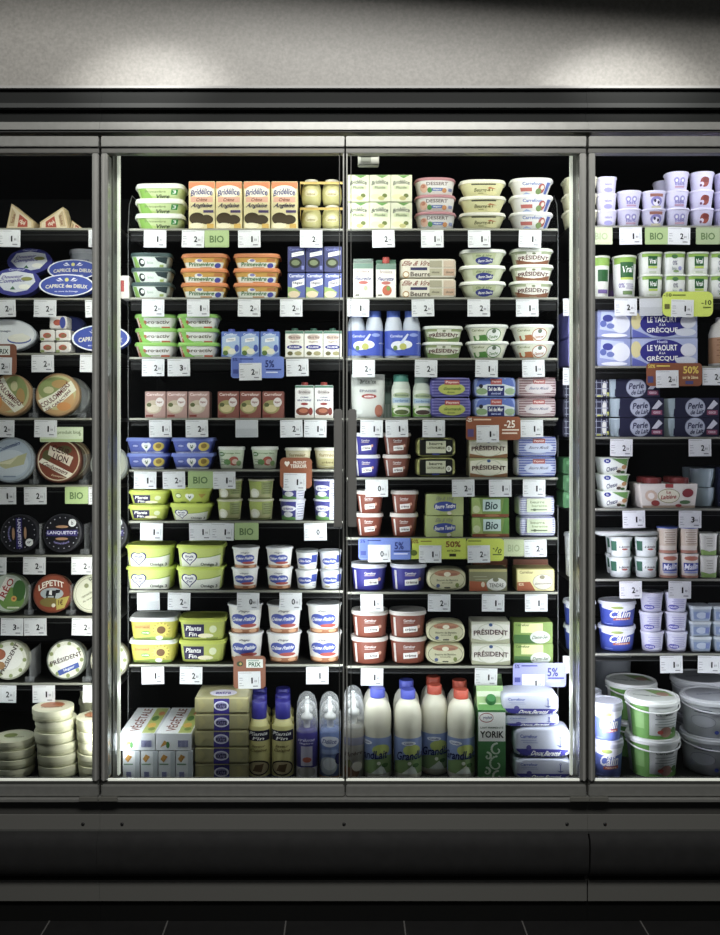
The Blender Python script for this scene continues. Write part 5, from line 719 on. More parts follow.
grp('R6', lambda: tub(Y_, 19, 22.4, .05, '#d6d6cc', '#d0d4c8', A_grw(), 4, .9, .08, foil=True), [706.5, 727], 22.4, 'grey white pot with a green lower edge', 'yogurt pot', 'green edged grey pots', 2, w=19, jit=.3)
grp('R6', lambda: tub(Y_, 30, 44, .08, '#e0e4e2', '#d6dcda', [('r', .3, .2, .7, .8, '#c4d0c8')], 2, .9, .08), [579], 44, 'tall white pot half hidden by the right door post', 'yogurt pot', 'half hidden white pot', w=30, jit=.3)
CAL = lambda w: (lambda: tub(Y_, w, 25.2, .09, '#3d52b4', '#d9dde2', A_calin(), 2, .88, .14))
grp('R7', CAL(38), [617.5], 24.8, 'blue yogurt pot with white script and orange ribbon', 'yogurt pot', 'blue script yogurt pots', 2, w=38)
grp('R7', CAL(33), [579.5], 24.8, 'blue script pot half hidden by the right door post', 'yogurt pot', 'half hidden blue pots', 2, w=36, jit=.3)
grp('R7', lambda: tub(Y_, 23.4, 20, .06, '#cfd0e6', '#dcdcec', A_lilac(0), 2, .86, .12), [651.5, 675.5], 19.7, 'pale lilac yogurt pot with fine blue print', 'yogurt pot', 'pale lilac yogurt pots', 3, w=23)
grp('R7', lambda: tub(Y_, 21.5, 15.6, .055, '#a8b6c4', '#cdd8dc', A_sq(), 6, .9, .18), [698.7, 721], 15.2, 'squarish blue grey pot with a pale lid', 'yogurt pot', 'squarish blue grey pots', 3, w=21)
BK = lambda h=39.4: (lambda: tub('fromage_blanc_bucket', 55, h, .14, '#dfe4de', '#e6eae4', A_bucket(), 2, .86, .14, lidops=[('e', .5, .5, .5, .5, '#d5dcd0'), ('p', [(.45, .95), (.9, .85), (.97, .4), (.62, .5)], '#8ab05c'), ('e', .76, .56, .14, .16, '#b08a74'), ('t', 'Fromage Blanc', .38, .46, .6, .13, '#6a7a6a', -.3)], handle=True))
grp('R9', BK(), [652, 650], 42.4, 'white and green bucket', 'bucket', 'white and green buckets', 2, w=55, jit=.5, words=['x'] * 4) if False else None
grp('R9', BK(), [652], 38.8, 'white and green bucket with bread picture', 'bucket', 'front green buckets', 2, w=55, jit=.5)
grp('R9', BK(39), [631], 39.2, 'white and green bucket behind the front pair', 'bucket', 'rear green buckets', 2, dy=.15, w=55, jit=.5, reg=False)
GR = lambda: tub('fromage_blanc_bucket', 62, 39, .155, '#b9bdc1', '#cdd0d4', A_greyb(), 2, .9, .15, lidops=[('e', .5, .5, .5, .5, '#a3a7ad'), ('t', 'fromage blanc', .5, .55, .6, .12, '#6a6f7a', .2, .2)], handle=True)
grp('R9', GR, [711], 38, 'large grey white bucket', 'bucket', 'front grey buckets', 2, dy=.012, w=62, jit=.5)
grp('R9', GR, [699], 38, 'large grey white bucket behind the front grey pair', 'bucket', 'rear grey buckets', 2, dy=.19, w=62, jit=.5, reg=False)
CB = lambda: tub('fromage_blanc_bucket', 33, 39, .085, '#6478c4', '#a9adb6', A_calin(), 2, .86, .2)
grp('R9', CB, [606.5], 37, 'blue and white script bucket beside the green buckets', 'bucket', 'script buckets', 2, w=33, jit=.5)
grp('R9', CB, [586], 37, 'blue script bucket half hidden by the right door post', 'bucket', 'half hidden script buckets', 2, w=33, dy=.09, jit=.3, reg=False)
grp('R9', lambda: tub('fromage_blanc_bucket', 46, 50, .11, '#70757a', '#6a6f72', [], 2, .9, .14), [612], 50, 'dark grey bucket behind the blue script buckets', 'bucket', 'dark grey buckets', 2, dy=.3, w=46, jit=.3, reg=False)

# ------------------------------------------------------------------ left cabinet end
def wedge(flip, w, h, c):
    R = MB(); W, H = w * SC, h * SC; s = -1 if flip else 1
    P = [(-W / 2 * s, 0), (W / 2 * s, 0), (W / 2 * s, H * .3), (-W * .3 * s, H)]
    if flip: P = P[::-1]
    R.loft([[(x, y, z) for x, z in P] for y in (0, .05)], c, smooth=False)
    ops = [('p', [(.06, .04), (.94, .04), (.94, .26), (.22, .92)], '#e6d6b0'), ('p', [(.1, .1), (.3, .1), (.36, .6), (.22, .84)], '#c9b080'), ('p', [(.42, .06), (.8, .06), (.8, .32), (.5, .58)], '#b84a34'), ('t', 'râpé', .6, .24, .24, .22, '#f2e4c8', -.5), ('t', 'fondue', .26, .4, .34, .14, '#8a5a3a', 1.3)]
    def mir(o):
        if o[0] == 'p': return ('p', [(1 - u, v) for u, v in o[1]], o[2])
        return (*o[:2], 1 - o[2], *o[3:7], -o[7] if len(o) > 7 else 0)
    art(R, [mir(o) for o in ops] if flip else ops, flat(), W, H); return R.build('cheese_wedge')
grp('L1', lambda: wedge(False, 27, 25, '#d9c08a'), [19.5], 25, 'cheese wedge pack pointing up, red panel, left of the pair', 'cheese wedge', 'left cheese wedge', w=27)
grp('L1', lambda: wedge(True, 29, 22, '#d9c08a'), [54], 22, 'cheese wedge pack pointing up, red panel, right of the pair', 'cheese wedge', 'right cheese wedge', w=27)
grp('L1', lambda: wedge(False, 12, 10, '#b08a4c'), [76], 10, 'tiny brown cheese wedge beside the pair of wedges', 'cheese wedge', 'tiny cheese wedge', dy=.02, w=10)
LN = lambda r, ops, rim, q: (lambda: disc('cheese_box', r, .03, rim, rim, rim, ops, lens=q))
grp('L2', LN(24, A_comp(), '#3a3d90', .62), [15], 27, 'blue oval cheese box with a pale shield, lower one', 'cheese box', 'lower blue oval box', w=44, lean=.2)
grp('L2', LN(23, A_comp(), '#3a3d90', .6), [29], 27, 'blue oval cheese box with a pale shield, upper one behind', 'cheese box', 'upper blue oval box', z0=25, dy=.05, w=44, lean=.2, reg=False)
grp('L2', LN(27.5, A_capr(), '#3c52ac', .42), [66.3], 23, 'blue pointed oval cheese box with white rim, front one', 'cheese box', 'blue pointed oval boxes', w=54, lean=.15)
grp('L2', LN(26, A_capr(), '#3c52ac', .42), [73], 23, 'blue pointed oval cheese box with white rim, behind and above', 'cheese box', 'rear pointed box', z0=19, dy=.045, w=54, lean=.15, reg=False)
grp('L2', lambda: tub('cheese_tin', 31, 19, .09, '#b9bfc8', '#c9cdd6', [('t', 'fromage', .5, .5, .5, .2, '#5a60a0'), ('e', .56, .3, .2, .16, '#8a3a34'), ('e', .3, .3, .12, .2, '#8a8c4a')], 2, .97, .24), [84], 19, 'round grey white cheese tin behind the pointed boxes', 'cheese tin', 'grey cheese tin', z0=36, dy=.07, w=30, reg=False)
grp('L2', lambda: MB().box(-15 * SC, 15 * SC, 0, .08, 0, 36 * SC - .001, mat('#1c1f30', .5), .003).build('cheese_carton'), [84], 19, 'dark cheese carton underneath the grey white tin', 'carton', 'dark cheese carton', dy=.07, w=30, reg=False)
grp('L2', lambda: brick('cheese_carton', 16, 23, .06, '#dcd8d0', [('r', .3, .3, .7, .8, '#b0443a')]), [121.5], 23, 'small white carton with red print beside the left door post', 'carton', 'small red print carton', w=14)
grp('L3', LN(30, [('e', .5, .5, .5, .5, '#b9c0c8'), ('e', .5, .5, .475, .465, '#e4e8ea'), ('e', .72, .36, .2, .13, '#4a5aa8'), ('e', .72, .4, .19, .13, '#e9e8d8'), ('p', [(.6, .4), (.86, .44), (.78, .56), (.62, .52)], '#efeede'), ('t', 'fromage', .42, .62, .3, .08, '#6a7080')], '#aab2ba', .55), [6], 33, 'large white oval cheese box showing a cheese slice', 'cheese box', 'large white oval box', w=58, lean=.15)
grp('L3', lambda: brick('cheese_portion', 15, 11.6, .05, '#dcd9d2', [('e', .5, .5, .28, .24, '#b4543c'), ('e', .56, .46, .16, .16, '#8a6a44'), ('r', .04, .06, .3, .3, '#8a9a5c')], .003), [47.5, 63], 12, 'small white cheese portion box with a red blot', 'cheese box', 'small white portion boxes', 2, w=15, jit=.8)
grp('L3', LN(13, [('e', .5, .5, .44, .44, '#3c4a98')], '#39468e', .62), [72], 12, 'small plain blue oval box behind the portion boxes', 'cheese box', 'small blue oval box', z0=24, dy=.075, w=14, reg=False)
grp('L3', lambda: MB().box(-13 * SC, 13 * SC, 0, .05, 0, 24 * SC - .001, '#3a3f55', .003).build('cheese_carton'), [72], 12, 'dark blue carton behind the small white portion boxes', 'carton', 'dark blue carton', dy=.07, w=14, reg=False)
grp('L3', lambda: brick('cheese_portion', 17, 13, .05, '#d6d2cc', [('e', .5, .5, .26, .24, '#b4543c'), ('e', .8, .5, .18, .46, '#3c4a98')], .003), [58], 12, 'white portion box topping the small white boxes', 'cheese box', 'topmost portion box', z0=24.2, w=17, reg=False)
grp('L3', LN(29, A_capr(), '#3c52ac', .47), [100.5], 24, 'blue pointed oval cheese box half behind the left door post', 'cheese box', 'half hidden pointed box', w=54, lean=.12)
DS = lambda r, ops, rim, base='#8f8a6c', d=.034, spin=0.: (lambda: disc('cheese_box', r, d, rim, base, rim, ops, spin))
grp('L4', DS(21.5, A_coul(), '#b08a5a', spin=-1.5), [9.5], 42, 'round cheese box with green and cream band, tilted lettering, left one', 'cheese box', 'left banded cheese box', w=42, lean=.14)
grp('L4', DS(22, A_coul(), '#b08a5a'), [57], 42, 'round cheese box with green and cream band, right one', 'cheese box', 'right banded cheese box', w=42, lean=.14)
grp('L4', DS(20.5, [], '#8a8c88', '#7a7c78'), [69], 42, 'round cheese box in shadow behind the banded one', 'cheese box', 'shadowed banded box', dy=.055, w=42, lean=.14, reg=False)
grp('L5', DS(23, A_pale(), '#a8b4bc'), [9.5], 45, 'pale blue round cheese box with a cheese slice', 'cheese box', 'pale blue cheese box', w=46, lean=.14)
grp('L5', DS(22.8, A_coeur(), '#6a3a28'), [57.5], 45, 'dark brown round cheese box with cream ribbon', 'cheese box', 'brown ribbon cheese box', w=46, lean=.14)
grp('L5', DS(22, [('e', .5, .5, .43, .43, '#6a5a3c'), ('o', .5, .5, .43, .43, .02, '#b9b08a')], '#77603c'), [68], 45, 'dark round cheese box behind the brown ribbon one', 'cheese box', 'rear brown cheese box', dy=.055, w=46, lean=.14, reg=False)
grp('L5', DS(19, [('e', .5, .5, .44, .44, '#b4b8a4'), ('e', .5, .5, .3, .3, '#8c9484'), ('t', 'camembert', .5, .5, .5, .1, '#4a4c44')], '#8c9088'), [108.5], 45, 'pale round cheese box half behind the left door post', 'cheese box', 'half hidden pale box', w=36, lean=.14)
grp('L6', DS(19, A_lanq(), '#2a2a30', '#55565a', spin=-1.5), [19], 38, 'black round cheese box with dotted rim, lettering turned sideways', 'cheese box', 'turned black cheese box', w=38, lean=.14)
grp('L6', DS(19.4, A_lanq(), '#2a2a30', '#55565a'), [62], 38, 'black round cheese box with dotted rim and upright lettering', 'cheese box', 'upright black cheese box', w=38, lean=.14)
grp('L6', DS(19.4, A_lanq(), '#2a2a30', '#55565a'), [108], 38, 'black round cheese box half behind the left door post', 'cheese box', 'half hidden black box', w=38, lean=.14)
grp('L7', DS(20, A_reo(), '#6f7a62'), [7], 39, 'green meadow round cheese box with red lettering', 'cheese box', 'green meadow cheese box', w=40, lean=.14)
grp('L7', DS(19.4, A_lepe(), '#7a3a24'), [51], 39, 'red brown round cheese box with a cow and yellow flag', 'cheese box', 'cow cheese box', w=40, lean=.14)
grp('L7', DS(19.4, A_rust(), '#b9ba9c'), [91], 39, 'pale cream round cheese box cut by the door post', 'cheese box', 'pale cream cheese box', w=40, lean=.14)
grp('L8', DS(19.6, A_pcam(1.1, False), '#9a9c84'), [8.5], 38, 'round cheese box with steep lettering and brown spots', 'cheese box', 'steep lettered cheese box', w=40, lean=.14)
grp('L8', DS(19.8, A_pcam(), '#6f7468'), [65], 38, 'round cheese box with a blue diagonal ribbon', 'cheese box', 'blue ribbon cheese box', w=40, lean=.14)
grp('L8', DS(19.4, A_pcam(1.4, False), '#8f8c78'), [108.5], 38, 'round cheese box with brown face, half behind the left post', 'cheese box', 'half hidden brown box', w=40, lean=.14)
for k, xs in (('L4', (33.5, 82)), ('L5', (34, 84)), ('L6', (40, 85)), ('L7', (29, 71)), ('L8', (30, 87))):
    nm = {'L4': 'banded', 'L5': 'pale blue', 'L6': 'black', 'L7': 'meadow', 'L8': 'lettered'}[k]
    grp(k, lambda: MB().box(-.0008, .0008, 0, .09, 0, 30 * SC, clear_mat(.93, (.96, .97, .98), 'divider_plastic', .2, .12)).box(-.012, .012, .001, .003, 0, 5 * SC, clear_mat(.93, (.96, .97, .98), 'divider_plastic', .2, .12)).build('shelf_divider'), list(xs), 5, f'clear plastic shelf divider beside the {nm} round boxes', 'divider', f'dividers by {nm} boxes', dy=.0, w=2, jit=0, reg=False)
def wood(name, w, h, top): return lambda: tub(name, w, h, w * SC, '#c3c3a2', '#cfceb0', [('t', 'camembert', .5, .5, .5, .3, '#a5a584', 0, .2)], 2, .995, .5, lidops=top, over=.97, foil='wood')
TOP1 = [('e', .5, .5, .49, .49, '#d5d8b8'), ('e', .4, .55, .2, .2, '#8a9a4c'), ('t', 'Camembert', .6, .4, .5, .14, '#7a7c5c', .2)]
TOP2 = [('e', .5, .5, .49, .49, '#d9d2b4'), ('e', .46, .6, .36, .3, '#b8764c'), ('e', .6, .68, .16, .14, '#a85a2c'), ('t', 'Camembert', .5, .38, .62, .14, '#6a4a34', .1)]
for k, (cx, n, hh, top, wd, sl) in enumerate(((13.5, 4, 9.4, TOP1, 'left', .2), (56, 6, 11.4, TOP2, 'middle', 1.1), (97, 5, 11.6, TOP2, 'right', .8))):
    for i in range(n):
        grp('L9', wood('cheese_round', 41, hh, top if i == n - 1 else None), [cx + (-sl * (i - n / 2))], hh, f'pale wooden round cheese box, {LV[n][i]} of the {wd} tower', 'cheese box', f'wooden boxes, {wd} tower', z0=i * hh, w=41, jit=1.5, reg=i == 0)
grp('L9', wood('cheese_round', 40, 15, TOP2), [98], 15, 'wooden cheese box resting on the drum behind the right tower', 'cheese box', 'rear wooden box', z0=64, dy=.13, w=40, reg=False)
grp('L9', lambda: tub('cheese_round', 40, 63.6, 40 * SC, '#a8a888', '#a8a888', [], 2, .99, .1), [98], 15, 'tall plain wooden cheese drum behind the right tower', 'cheese box', 'wooden drum', dy=.13, w=40, reg=False)

# ------------------------------------------------------------------ price tags and signs on the shelf edges
YT = 2.4965; NUM = {'1': 'one', '2': 'two', '3': 'three', '0': 'zero', '': 'no number'}
TAGS = []
def near(key, x):
    b = None
    for a, c, g in REG.get(key, []):
        d = 0 if a <= x <= c else min(abs(x - a), abs(x - c))
        if b is None or d < b[0] - .01 or (abs(d - b[0]) <= .01 and abs((a + c) / 2 - x) < b[2]): b = (d, g, abs((a + c) / 2 - x))
    return b[1] if b else 'shelf edge'
def tagart(d, blank):
    if blank: return [('r', .02, .02, .98, .98, '#b9bcc0'), ('r', .02, .5, .98, .98, '#c9ccd0')]
    o = [('r', .0, .0, 1, 1, '#dfe1e3'), ('r', .03, .9, .6, .94, '#b9bbbd'), ('r', .05, .6, .2, .64, '#a2a4a8'), ('r', .05, .48, .22, .52, '#b5b7ba'), ('r', .05, .3, .16, .34, '#9a9ca0'), ('r', .05, .17, .24, .21, '#a9abb0')]
    return o + [('t', d, .62, .48, .07 if d == '1' else .15, .34, '#1a1b1e'), ('r', .73, .38, .765, .5, '#8a8b90'), ('r', .79, .38, .825, .5, '#8a8b90'), ('r', .9, .3, .915, .66, '#9a9ba0'), ('r', .66, .12, .88, .18, '#85868b')]
PT = {}
def ptag(key, x0, d, y=YT, on=None, w=22.4, dz=0, tilt=None):
    global SC
    SC = y / F
    if d not in PT:
        W, H = 22.4 * SC / 2, 17.2 * SC; m = MB().box(-W, W, 0, .0009, -H, 0, '#e4e5e5'); art(m, tagart(d, d == ''), lambda u, v, o: (u, -o * .7, v - H), 2 * W, H); PT[d] = m.build('price_tag'); o = PT[d]
    else: o = dup(PT[d])
    cx = x0 + w / 2; b, k = key[0], int(key[1]) - 1
    o.location = (wx(cx, y), y, wz(SH[b][k], YS) - .0055 - dz * SC); o.rotation_euler = (radians(random.uniform(-1, 0.)) if tilt is None else tilt, radians(random.uniform(-1.5, 1.5)), 0)
    TAGS.append([o, key, cx, d, on]); return o
def sign(key, x0, x1, y0, y1, name, label, cat, ops, back, y=2.4935, rad=3., arch=0):
    global SC
    SC = y / F; w, h = (x1 - x0) * SC, (y1 - y0) * SC; m = MB(); P = []; r = min(rad * SC, w / 2.1, h / 2.1)
    for cx, cz, a0 in ((w / 2 - r, r, -pi / 2), (w / 2 - r, h - r, 0), (-w / 2 + r, h - r, pi / 2), (-w / 2 + r, r, pi)):
        for j in range(7):
            a = a0 + pi / 2 * j / 6; z = cz + r * sin(a); x = cx + r * cos(a)
            P.append((x, z))
    m.loft([[(x, q, z) for x, z in P] for q in (.0012, 0)], back, smooth=False)
    art(m, ops, flat(), w, h); o = m.build(name); o.location = (wx((x0 + x1) / 2, y), y, wz(y1, y)); tag(o, label, cat); return o
def bio(key, x0, x1, where, pale=False, dark=False):
    b, k = key[0], int(key[1]) - 1; y = SH[b][k] + 1.8
    c = '#c3cfa0' if pale else ('#9fb082' if dark else '#a6bf7c')
    sign(key, x0, x1, y, y + 17, 'organic_sign', f'pale green organic sign {where}', 'sign', [('r', .01, .02, .99, .98, c), ('t', 'BIO', .5, .48, .58, .42, '#56733c' if not pale else '#a2b284')], c, YT - .0005, 1)
for key, xs in {'L1': ((-2, '1'), (88.5, '')), 'L2': ((-7, '2'), (34, '2'), (85, '2')), 'L4': ((-8, '2'), (34.5, '1')), 'L5': ((-6.5, '1'), (24, '2'), (88.5, '1')), 'L6': ((-16, '2'), (23.3, '2'), (71.5, '2')), 'L7': ((1, '3'), (24, '2'), (72, '2')), 'L8': ((-6, '2'), (32.5, '1'), (83, '2')),
    'A1': ((144, '1'), (182, '2'), (238, '1'), (300, '2')), 'A2': ((142, '2'), (187, '1'), (238, '2'), (280, '2')), 'A3': ((142, '2'), (167.5, '3'), (286, '2')), 'A4': ((149, '1'), (185.5, '2'), (235.5, ''), (280, '2'), (304.2, '1')),
    'A5': ((134, '1'), (162.5, '2'), (213, '1')), 'A6': ((140.5, '1'), (189, '1'), (211.6, '1'), (304, '0')), 'A7': ((137, ''), (168, '2'), (237, '0'), (279.5, '0')), 'A8': ((141.5, '1'), (180, '2'), (306, '1')),
    'B1': ((372, '2'), (421, '1'), (468, '1'), (519, '1')), 'B2': ((347, '1'), (411.5, '2'), (467.5, '2'), (516, '1')), 'B3': ((352.5, '2'), (415, '2'), (475.5, '1'), (522, '1')), 'B4': ((360.5, '1'), (385.4, '1'), (422.5, '1'), (520.5, '1')),
    'B5': ((365.5, '0'), (452, '2'), (489, '1'), (523, '1')), 'B6': ((524, '2'),), 'B7': ((360.5, '1'), (428, '2'), (482, '1'), (525, '1')), 'B8': ((361, '1'), (475, '1')),
    'R1': ((619.3, '1'), (668, '2')), 'R2': ((614.5, '2'), (639.5, '')), 'R3': ((702.5, '2'),), 'R4': ((610.3, '2'), (688.7, '2')), 'R5': ((622.5, '1'), (679, '3')), 'R6': ((619.4, '2'), (668.7, '1')), 'R7': ((660, '1'), (698, '1'))}.items():
    for x, d in xs: ptag(key, x, d)
for key, d in (('R2', '1'), ('R3', '1'), ('R7', '1')): ptag(key, 563, d)
# promotion signs with a tag on each
YF = 2.4915
def promo(key, x0, x1, y0, y1, label, ops, back, tx, d, tdz, on, rad=3):
    sign(key, x0, x1, y0, y1, 'promotion_sign', label, 'sign', ops, back, YF + .0012, rad); ptag(key, tx, d, YF, on, dz=tdz, tilt=0)
promo('A3', 231, 284, 356.5, 378, 'blue five percent sign under the blue capped cartons', [('r', .02, .06, .2, .94, '#5a70c0'), ('t', '5%', .73, .66, .17, .34, '#1e2f78'), ('t', '5%', .08, .86, .09, .16, '#1e2f78'), ('r', .66, .36, .95, .42, '#2c3c84'), ('r', .66, .24, .88, .29, '#dfe6fa'), ('r', .17, .86, .42, .91, '#2c3c84'), ('r', .04, .2, .14, .4, '#3a4a94')], '#7189d8', 239, '2', 4.2, 'the blue five percent sign')
promo('B6', 358.5, 412, 538, 559.5, 'blue five percent sign under the rusty brown pots', [('r', .02, .06, .2, .94, '#5a70c0'), ('t', '5%', .76, .64, .17, .34, '#1e2f78'), ('t', '5%', .08, .86, .09, .16, '#1e2f78'), ('r', .66, .36, .96, .42, '#2c3c84'), ('r', .66, .24, .92, .29, '#dfe6fa'), ('r', .17, .86, .42, .91, '#2c3c84'), ('r', .04, .2, .14, .4, '#3a4a94')], '#7189d8', 368, '0', 5, 'the lower blue percent sign')
promo('B8', 513, 566, 663, 687, 'lilac blue five percent sign under the shiny green bricks', [('t', '5%', .08, .86, .09, .16, '#2c2f78'), ('t', '5%', .75, .62, .2, .36, '#2c2f78'), ('r', .66, .34, .96, .4, '#3c4094'), ('r', .64, .22, .9, .27, '#eceefa'), ('r', .16, .86, .46, .91, '#3c4094'), ('r', .03, .2, .14, .4, '#4a50a4')], '#9a9cd8', 522, '1', 5.5, 'the lilac percent sign')
promo('B6', 410.5, 466, 538.5, 559, 'yellow green fifty percent sign beside the lower blue sign', [('t', '50%', .08, .86, .13, .2, '#8a5a1c'), ('t', '50%', .77, .72, .27, .3, '#8a4a1c'), ('t', 'sur le 2ème', .78, .42, .24, .12, '#5a5a1c'), ('r', .7, .12, .82, .26, '#3a3a1c'), ('r', .18, .84, .38, .89, '#8a7a1c'), ('e', .06, .3, .06, .14, '#5a6a1c')], '#c9d82c', 419, '1', 5.5, 'the yellow fifty sign', 1)
promo('B6', 466.2, 504, 538.5, 561, 'yellow green ten cent sign with a slanted end', [('t', '-10', .82, .5, .24, .24, '#4a5a1c', -.5), ('r', .05, .86, .4, .92, '#8a9a1c'), ('r', .7, .26, .94, .31, '#5a6a1c')], '#c9d82c', 467.5, '2', 5.5, 'the yellow ten cent sign', 4)
promo('B4', 466, 520.5, 416.5, 440, 'brown money off sign above the brown curved butter bricks', [('t', '-25', .8, .68, .2, .32, '#f4ecdc'), ('t', '-25', .06, .86, .1, .16, '#f4ecdc'), ('r', .66, .4, .97, .46, '#f0dcc4'), ('r', .66, .26, .94, .32, '#f0dcc4'), ('r', .14, .84, .46, .9, '#e8c4a4'), ('r', .03, .14, .14, .46, '#5a4a80')], '#94522f', 476.5, '1', 5.2, 'the brown money off sign')
promo('R3', 646.5, 702, 363, 386, 'brown sign with yellow fifty percent on the right cabinet end', [('t', '50%', .8, .7, .28, .32, '#e8c93c'), ('t', '50%', .09, .86, .13, .16, '#e8c93c'), ('t', 'sur le 2ème', .79, .38, .28, .14, '#f2dca0'), ('r', .18, .84, .42, .9, '#e8c93c'), ('r', .7, .08, .84, .22, '#4a4a80'), ('r', .02, .14, .12, .42, '#4a4a80')], '#8f5030', 656, '2', 2.5, 'the brown fifty sign', 4)
promo('R2', 662.5, 713, 291.5, 316.5, 'yellow ten cent sign on the right cabinet end', [('t', '-10', .1, .86, .16, .14, '#4a4f1c'), ('t', '-10', .87, .56, .2, .2, '#4a4f1c'), ('r', .2, .83, .46, .88, '#6a7a1c'), ('r', .8, .34, .96, .39, '#6a7a1c'), ('r', .04, .3, .14, .5, '#6a6a2c')], '#cfe040', 671.5, '1', 1.5, 'the yellow ten sign on the right', 6)
sign('A5', 280, 312, 457.5, 488.5, 'promotion_sign', 'orange brown regional produce sign over the pale yellow pots', 'sign', [('t', 'PRODUIT', .62, .84, .4, .09, '#f4e8d8'), ('t', 'TERROIR', .58, .72, .52, .12, '#f4e8d8'), ('h', .22, .8, .08, .1, '#f4e8d8')], '#9c5a38', YF + .0012, 5)
ptag('A5', 283.7, '1', YF, 'the regional produce sign', dz=1.5, tilt=0)
sign('A8', 233.5, 265.5, 656, 688.5, 'promotion_sign', 'brown price sign with white word panel over the cloud pots', 'sign', [('r', .4, .64, .92, .9, '#e9ede6'), ('t', 'PRIX', .66, .74, .38, .14, '#2c5a3a'), ('r', .44, .84, .8, .87, '#8aa88e'), ('e', .2, .76, .1, .08, '#3c4a24'), ('e', .22, .76, .04, .04, '#b9a43c')], '#965a3c', YF + .0012, 3.5)
ptag('A8', 238, '1', YF, 'the brown price sign', dz=4.2, tilt=0)
sign('L3', -16, 16.5, 344, 374.5, 'promotion_sign', 'brown price sign cut by the left picture edge', 'sign', [('r', .34, .64, .8, .94, '#e9ede6'), ('t', 'PRIX', .58, .76, .36, .16, '#2c3a2c')], '#8a5238', YF + .0012, 4)
ptag('L3', -10.5, '2', YF, 'the brown sign at left', dz=2.5, tilt=0)
ptag('L3', 31.5, '2'); ptag('L3', 80, '1')
sign('L4', 40, 83, 427, 442, 'organic_sign', 'pale green printed strip beside the tag for the banded box', 'sign', [('r', .01, .04, .99, .96, '#cbd8b4'), ('t', 'produit bio', .66, .62, .5, .3, '#7a8a64'), ('r', .02, .04, .98, .2, '#a9c084'), ('t', '6', .93, .6, .05, .4, '#7a8a64')], '#c3d2a8', YT + .0012, 1)
bio('A1', 204.5, 229, 'under the tall cream dessert cartons'); bio('A5', 188, 213, 'under the blue margarine tubs'); bio('A6', 234.5, 258.5, 'under the olive green pots'); bio('L5', 65, 88, 'under the brown ribbon cheese box')
bio('B6', 503.5, 524, 'beside the slanted yellow sign', True); bio('R1', 590, 612.5, 'by the door post under the lilac blot pots', True); bio('R1', 645, 668, 'under the blue panel yogurt pots'); bio('R1', 696, 720, 'under the red fruit yogurt pots', False, True)
seen = {}
for o, key, cx, d, on in sorted(TAGS, key=lambda t: (t[1], t[2])):
    ref = on or 'the ' + near(key, cx)
    s = f'white price tag reading {NUM[d]}, {"on" if on else "under"} {ref}' if d else f'blank silvery price tag under {ref}'
    seen.setdefault(s, []).append(o)
for s, os_ in seen.items():
    for i, o in enumerate(os_): tag(o, s + (f', {CW[len(os_)][i]} one' if len(os_) > 1 else ''), 'price tag', 'white shelf price tags')

# ------------------------------------------------------------------ light
def area(name, loc, rot, sx, sy, e, col=(1, 1, 1), spread=180):
    l = bpy.data.lights.new(name, 'AREA'); l.shape = 'RECTANGLE'; l.size = sx; l.size_y = sy; l.energy = e; l.color = col; l.spread = radians(spread)
    o = bpy.data.objects.new(name, l); COL.objects.link(o); o.location = loc; o.rotation_euler = rot; return o
def spot(name, loc, tgt, e, ang, blend=1., col=(1, 1, 1), rad=.03):
    from mathutils import Vector
    l = bpy.data.lights.new(name, 'SPOT'); l.energy = e; l.spot_size = radians(ang); l.spot_blend = blend; l.color = col; l.shadow_soft_size = rad
    o = bpy.data.objects.new(name, l); COL.objects.link(o); o.location = loc
    o.rotation_euler = (Vector(tgt) - Vector(loc)).to_track_quat('-Z', 'Y').to_euler(); return o
zt = wz(157, 2.40); zm = wz(465, 2.4)
WARM, COOL, LILA = (1, .98, .90), (.93, .97, 1), (.86, .84, 1)
for nm, xa, xb, e, c in (('left', -130, 96, .4, (1, 1, .95)), ('middle', 118, 572, 1.35, WARM), ('right', 596, 820, .8, LILA)):
    A, B = wx(xa, 2.38), wx(xb, 2.38)
    area('cabinet_top_light_' + nm, ((A + B) / 2, 2.40, zt), (radians(42), 0, 0), B - A, .03, e, c)
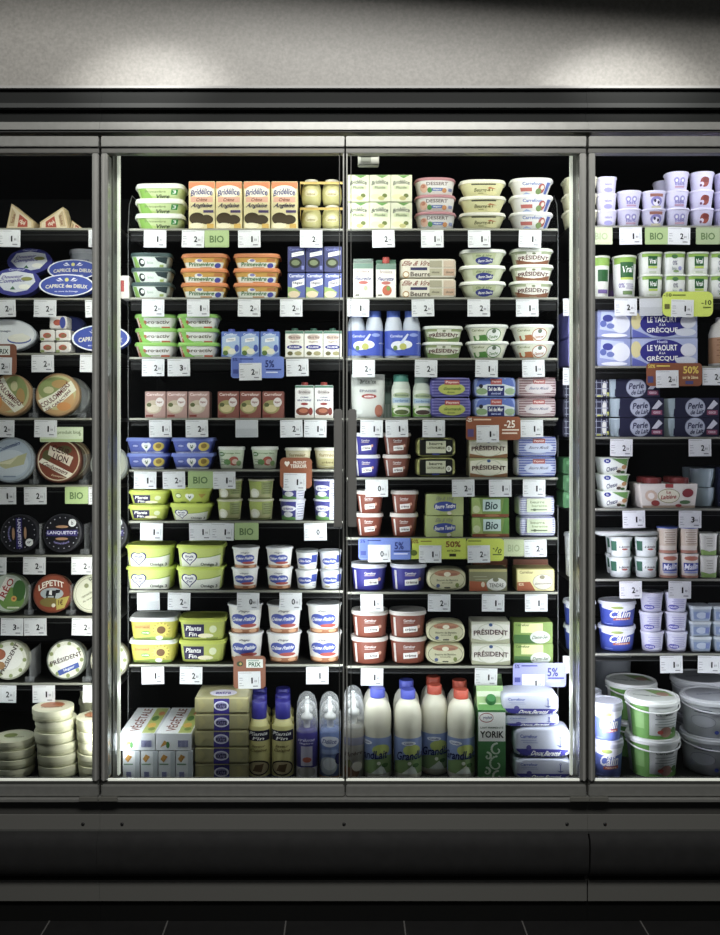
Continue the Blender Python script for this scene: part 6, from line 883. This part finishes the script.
# unseen low strips added across the doors to brighten the deck
for nm, xa, xb, e in (('left', -130, 90, .35), ('middle', 118, 572, .95), ('right', 600, 820, .3)):
    A, B = wx(xa, 2.36), wx(xb, 2.36); area('added_deck_fill_' + nm, ((A + B) / 2, 2.362, wz(690, 2.36)), (radians(80), 0, 0), B - A, .02, e, COOL)
# upright lamps: tubes on the door posts, plus an added unseen pair mid-cabinet (they face back and inwards), upper and lower halves
for nm, px_, ang, e, c in (('post_a', 119, -35, 1.7, COOL), ('post_b', 571, 35, 1.7, COOL), ('mid_fill_a', 338, 20, 1.0, COOL), ('mid_fill_b', 352, -20, 1.0, COOL), ('post_l', 92, 40, 1.3, (1, 1, .96)), ('post_r', 600, -35, 1.6, LILA), ('far_r', 815, 40, 1.1, LILA), ('far_l', -120, -35, .7, COOL)):
    area('cabinet_side_light_' + nm, (wx(px_, 2.39), 2.39, wz(305, 2.4)), (radians(90), 0, radians(ang)), .02, .75, e * .52, c)
    area('cabinet_side_light_' + nm, (wx(px_, 2.39), 2.39, wz(615 if 'mid' not in nm else 580, 2.4)), (radians(90), 0, radians(ang)), .02, .72 if 'mid' not in nm else .58, e * .86, c)
area('ceiling_light', (0.1, .5, 3.1), (radians(35), 0, 0), 1.6, .5, 88, (1, .98, .95))
for x in (150, 622):
    o = spot('wall_spot', (wx(x, YW), YW - .62, 2.33), (wx(x, YW), YW, wz(102, YW)), 26, 32, 1, (1, .98, .95)); o.scale = (1.6, 1, 1)
w = bpy.data.worlds.new('dim_store'); bpy.context.scene.world = w; w.use_nodes = True
w.node_tree.nodes['Background'].inputs[0].default_value = (.9, .95, 1, 1); w.node_tree.nodes['Background'].inputs[1].default_value = .035

# ------------------------------------------------------------------ camera
c = bpy.data.cameras.new('camera'); c.sensor_fit = 'HORIZONTAL'; c.sensor_width = 36; c.lens = F / 720 * 36
c.shift_x = (360 - XV) / 720; c.shift_y = -(467.5 - YV) / 720
o = bpy.data.objects.new('camera', c); COL.objects.link(o); o.location = (0, 0, ZC); o.rotation_euler = (radians(90), 0, 0)
sc = bpy.context.scene; sc.camera = o
sc.view_settings.view_transform = 'Standard'; sc.view_settings.look = 'None'; sc.view_settings.exposure = 0.
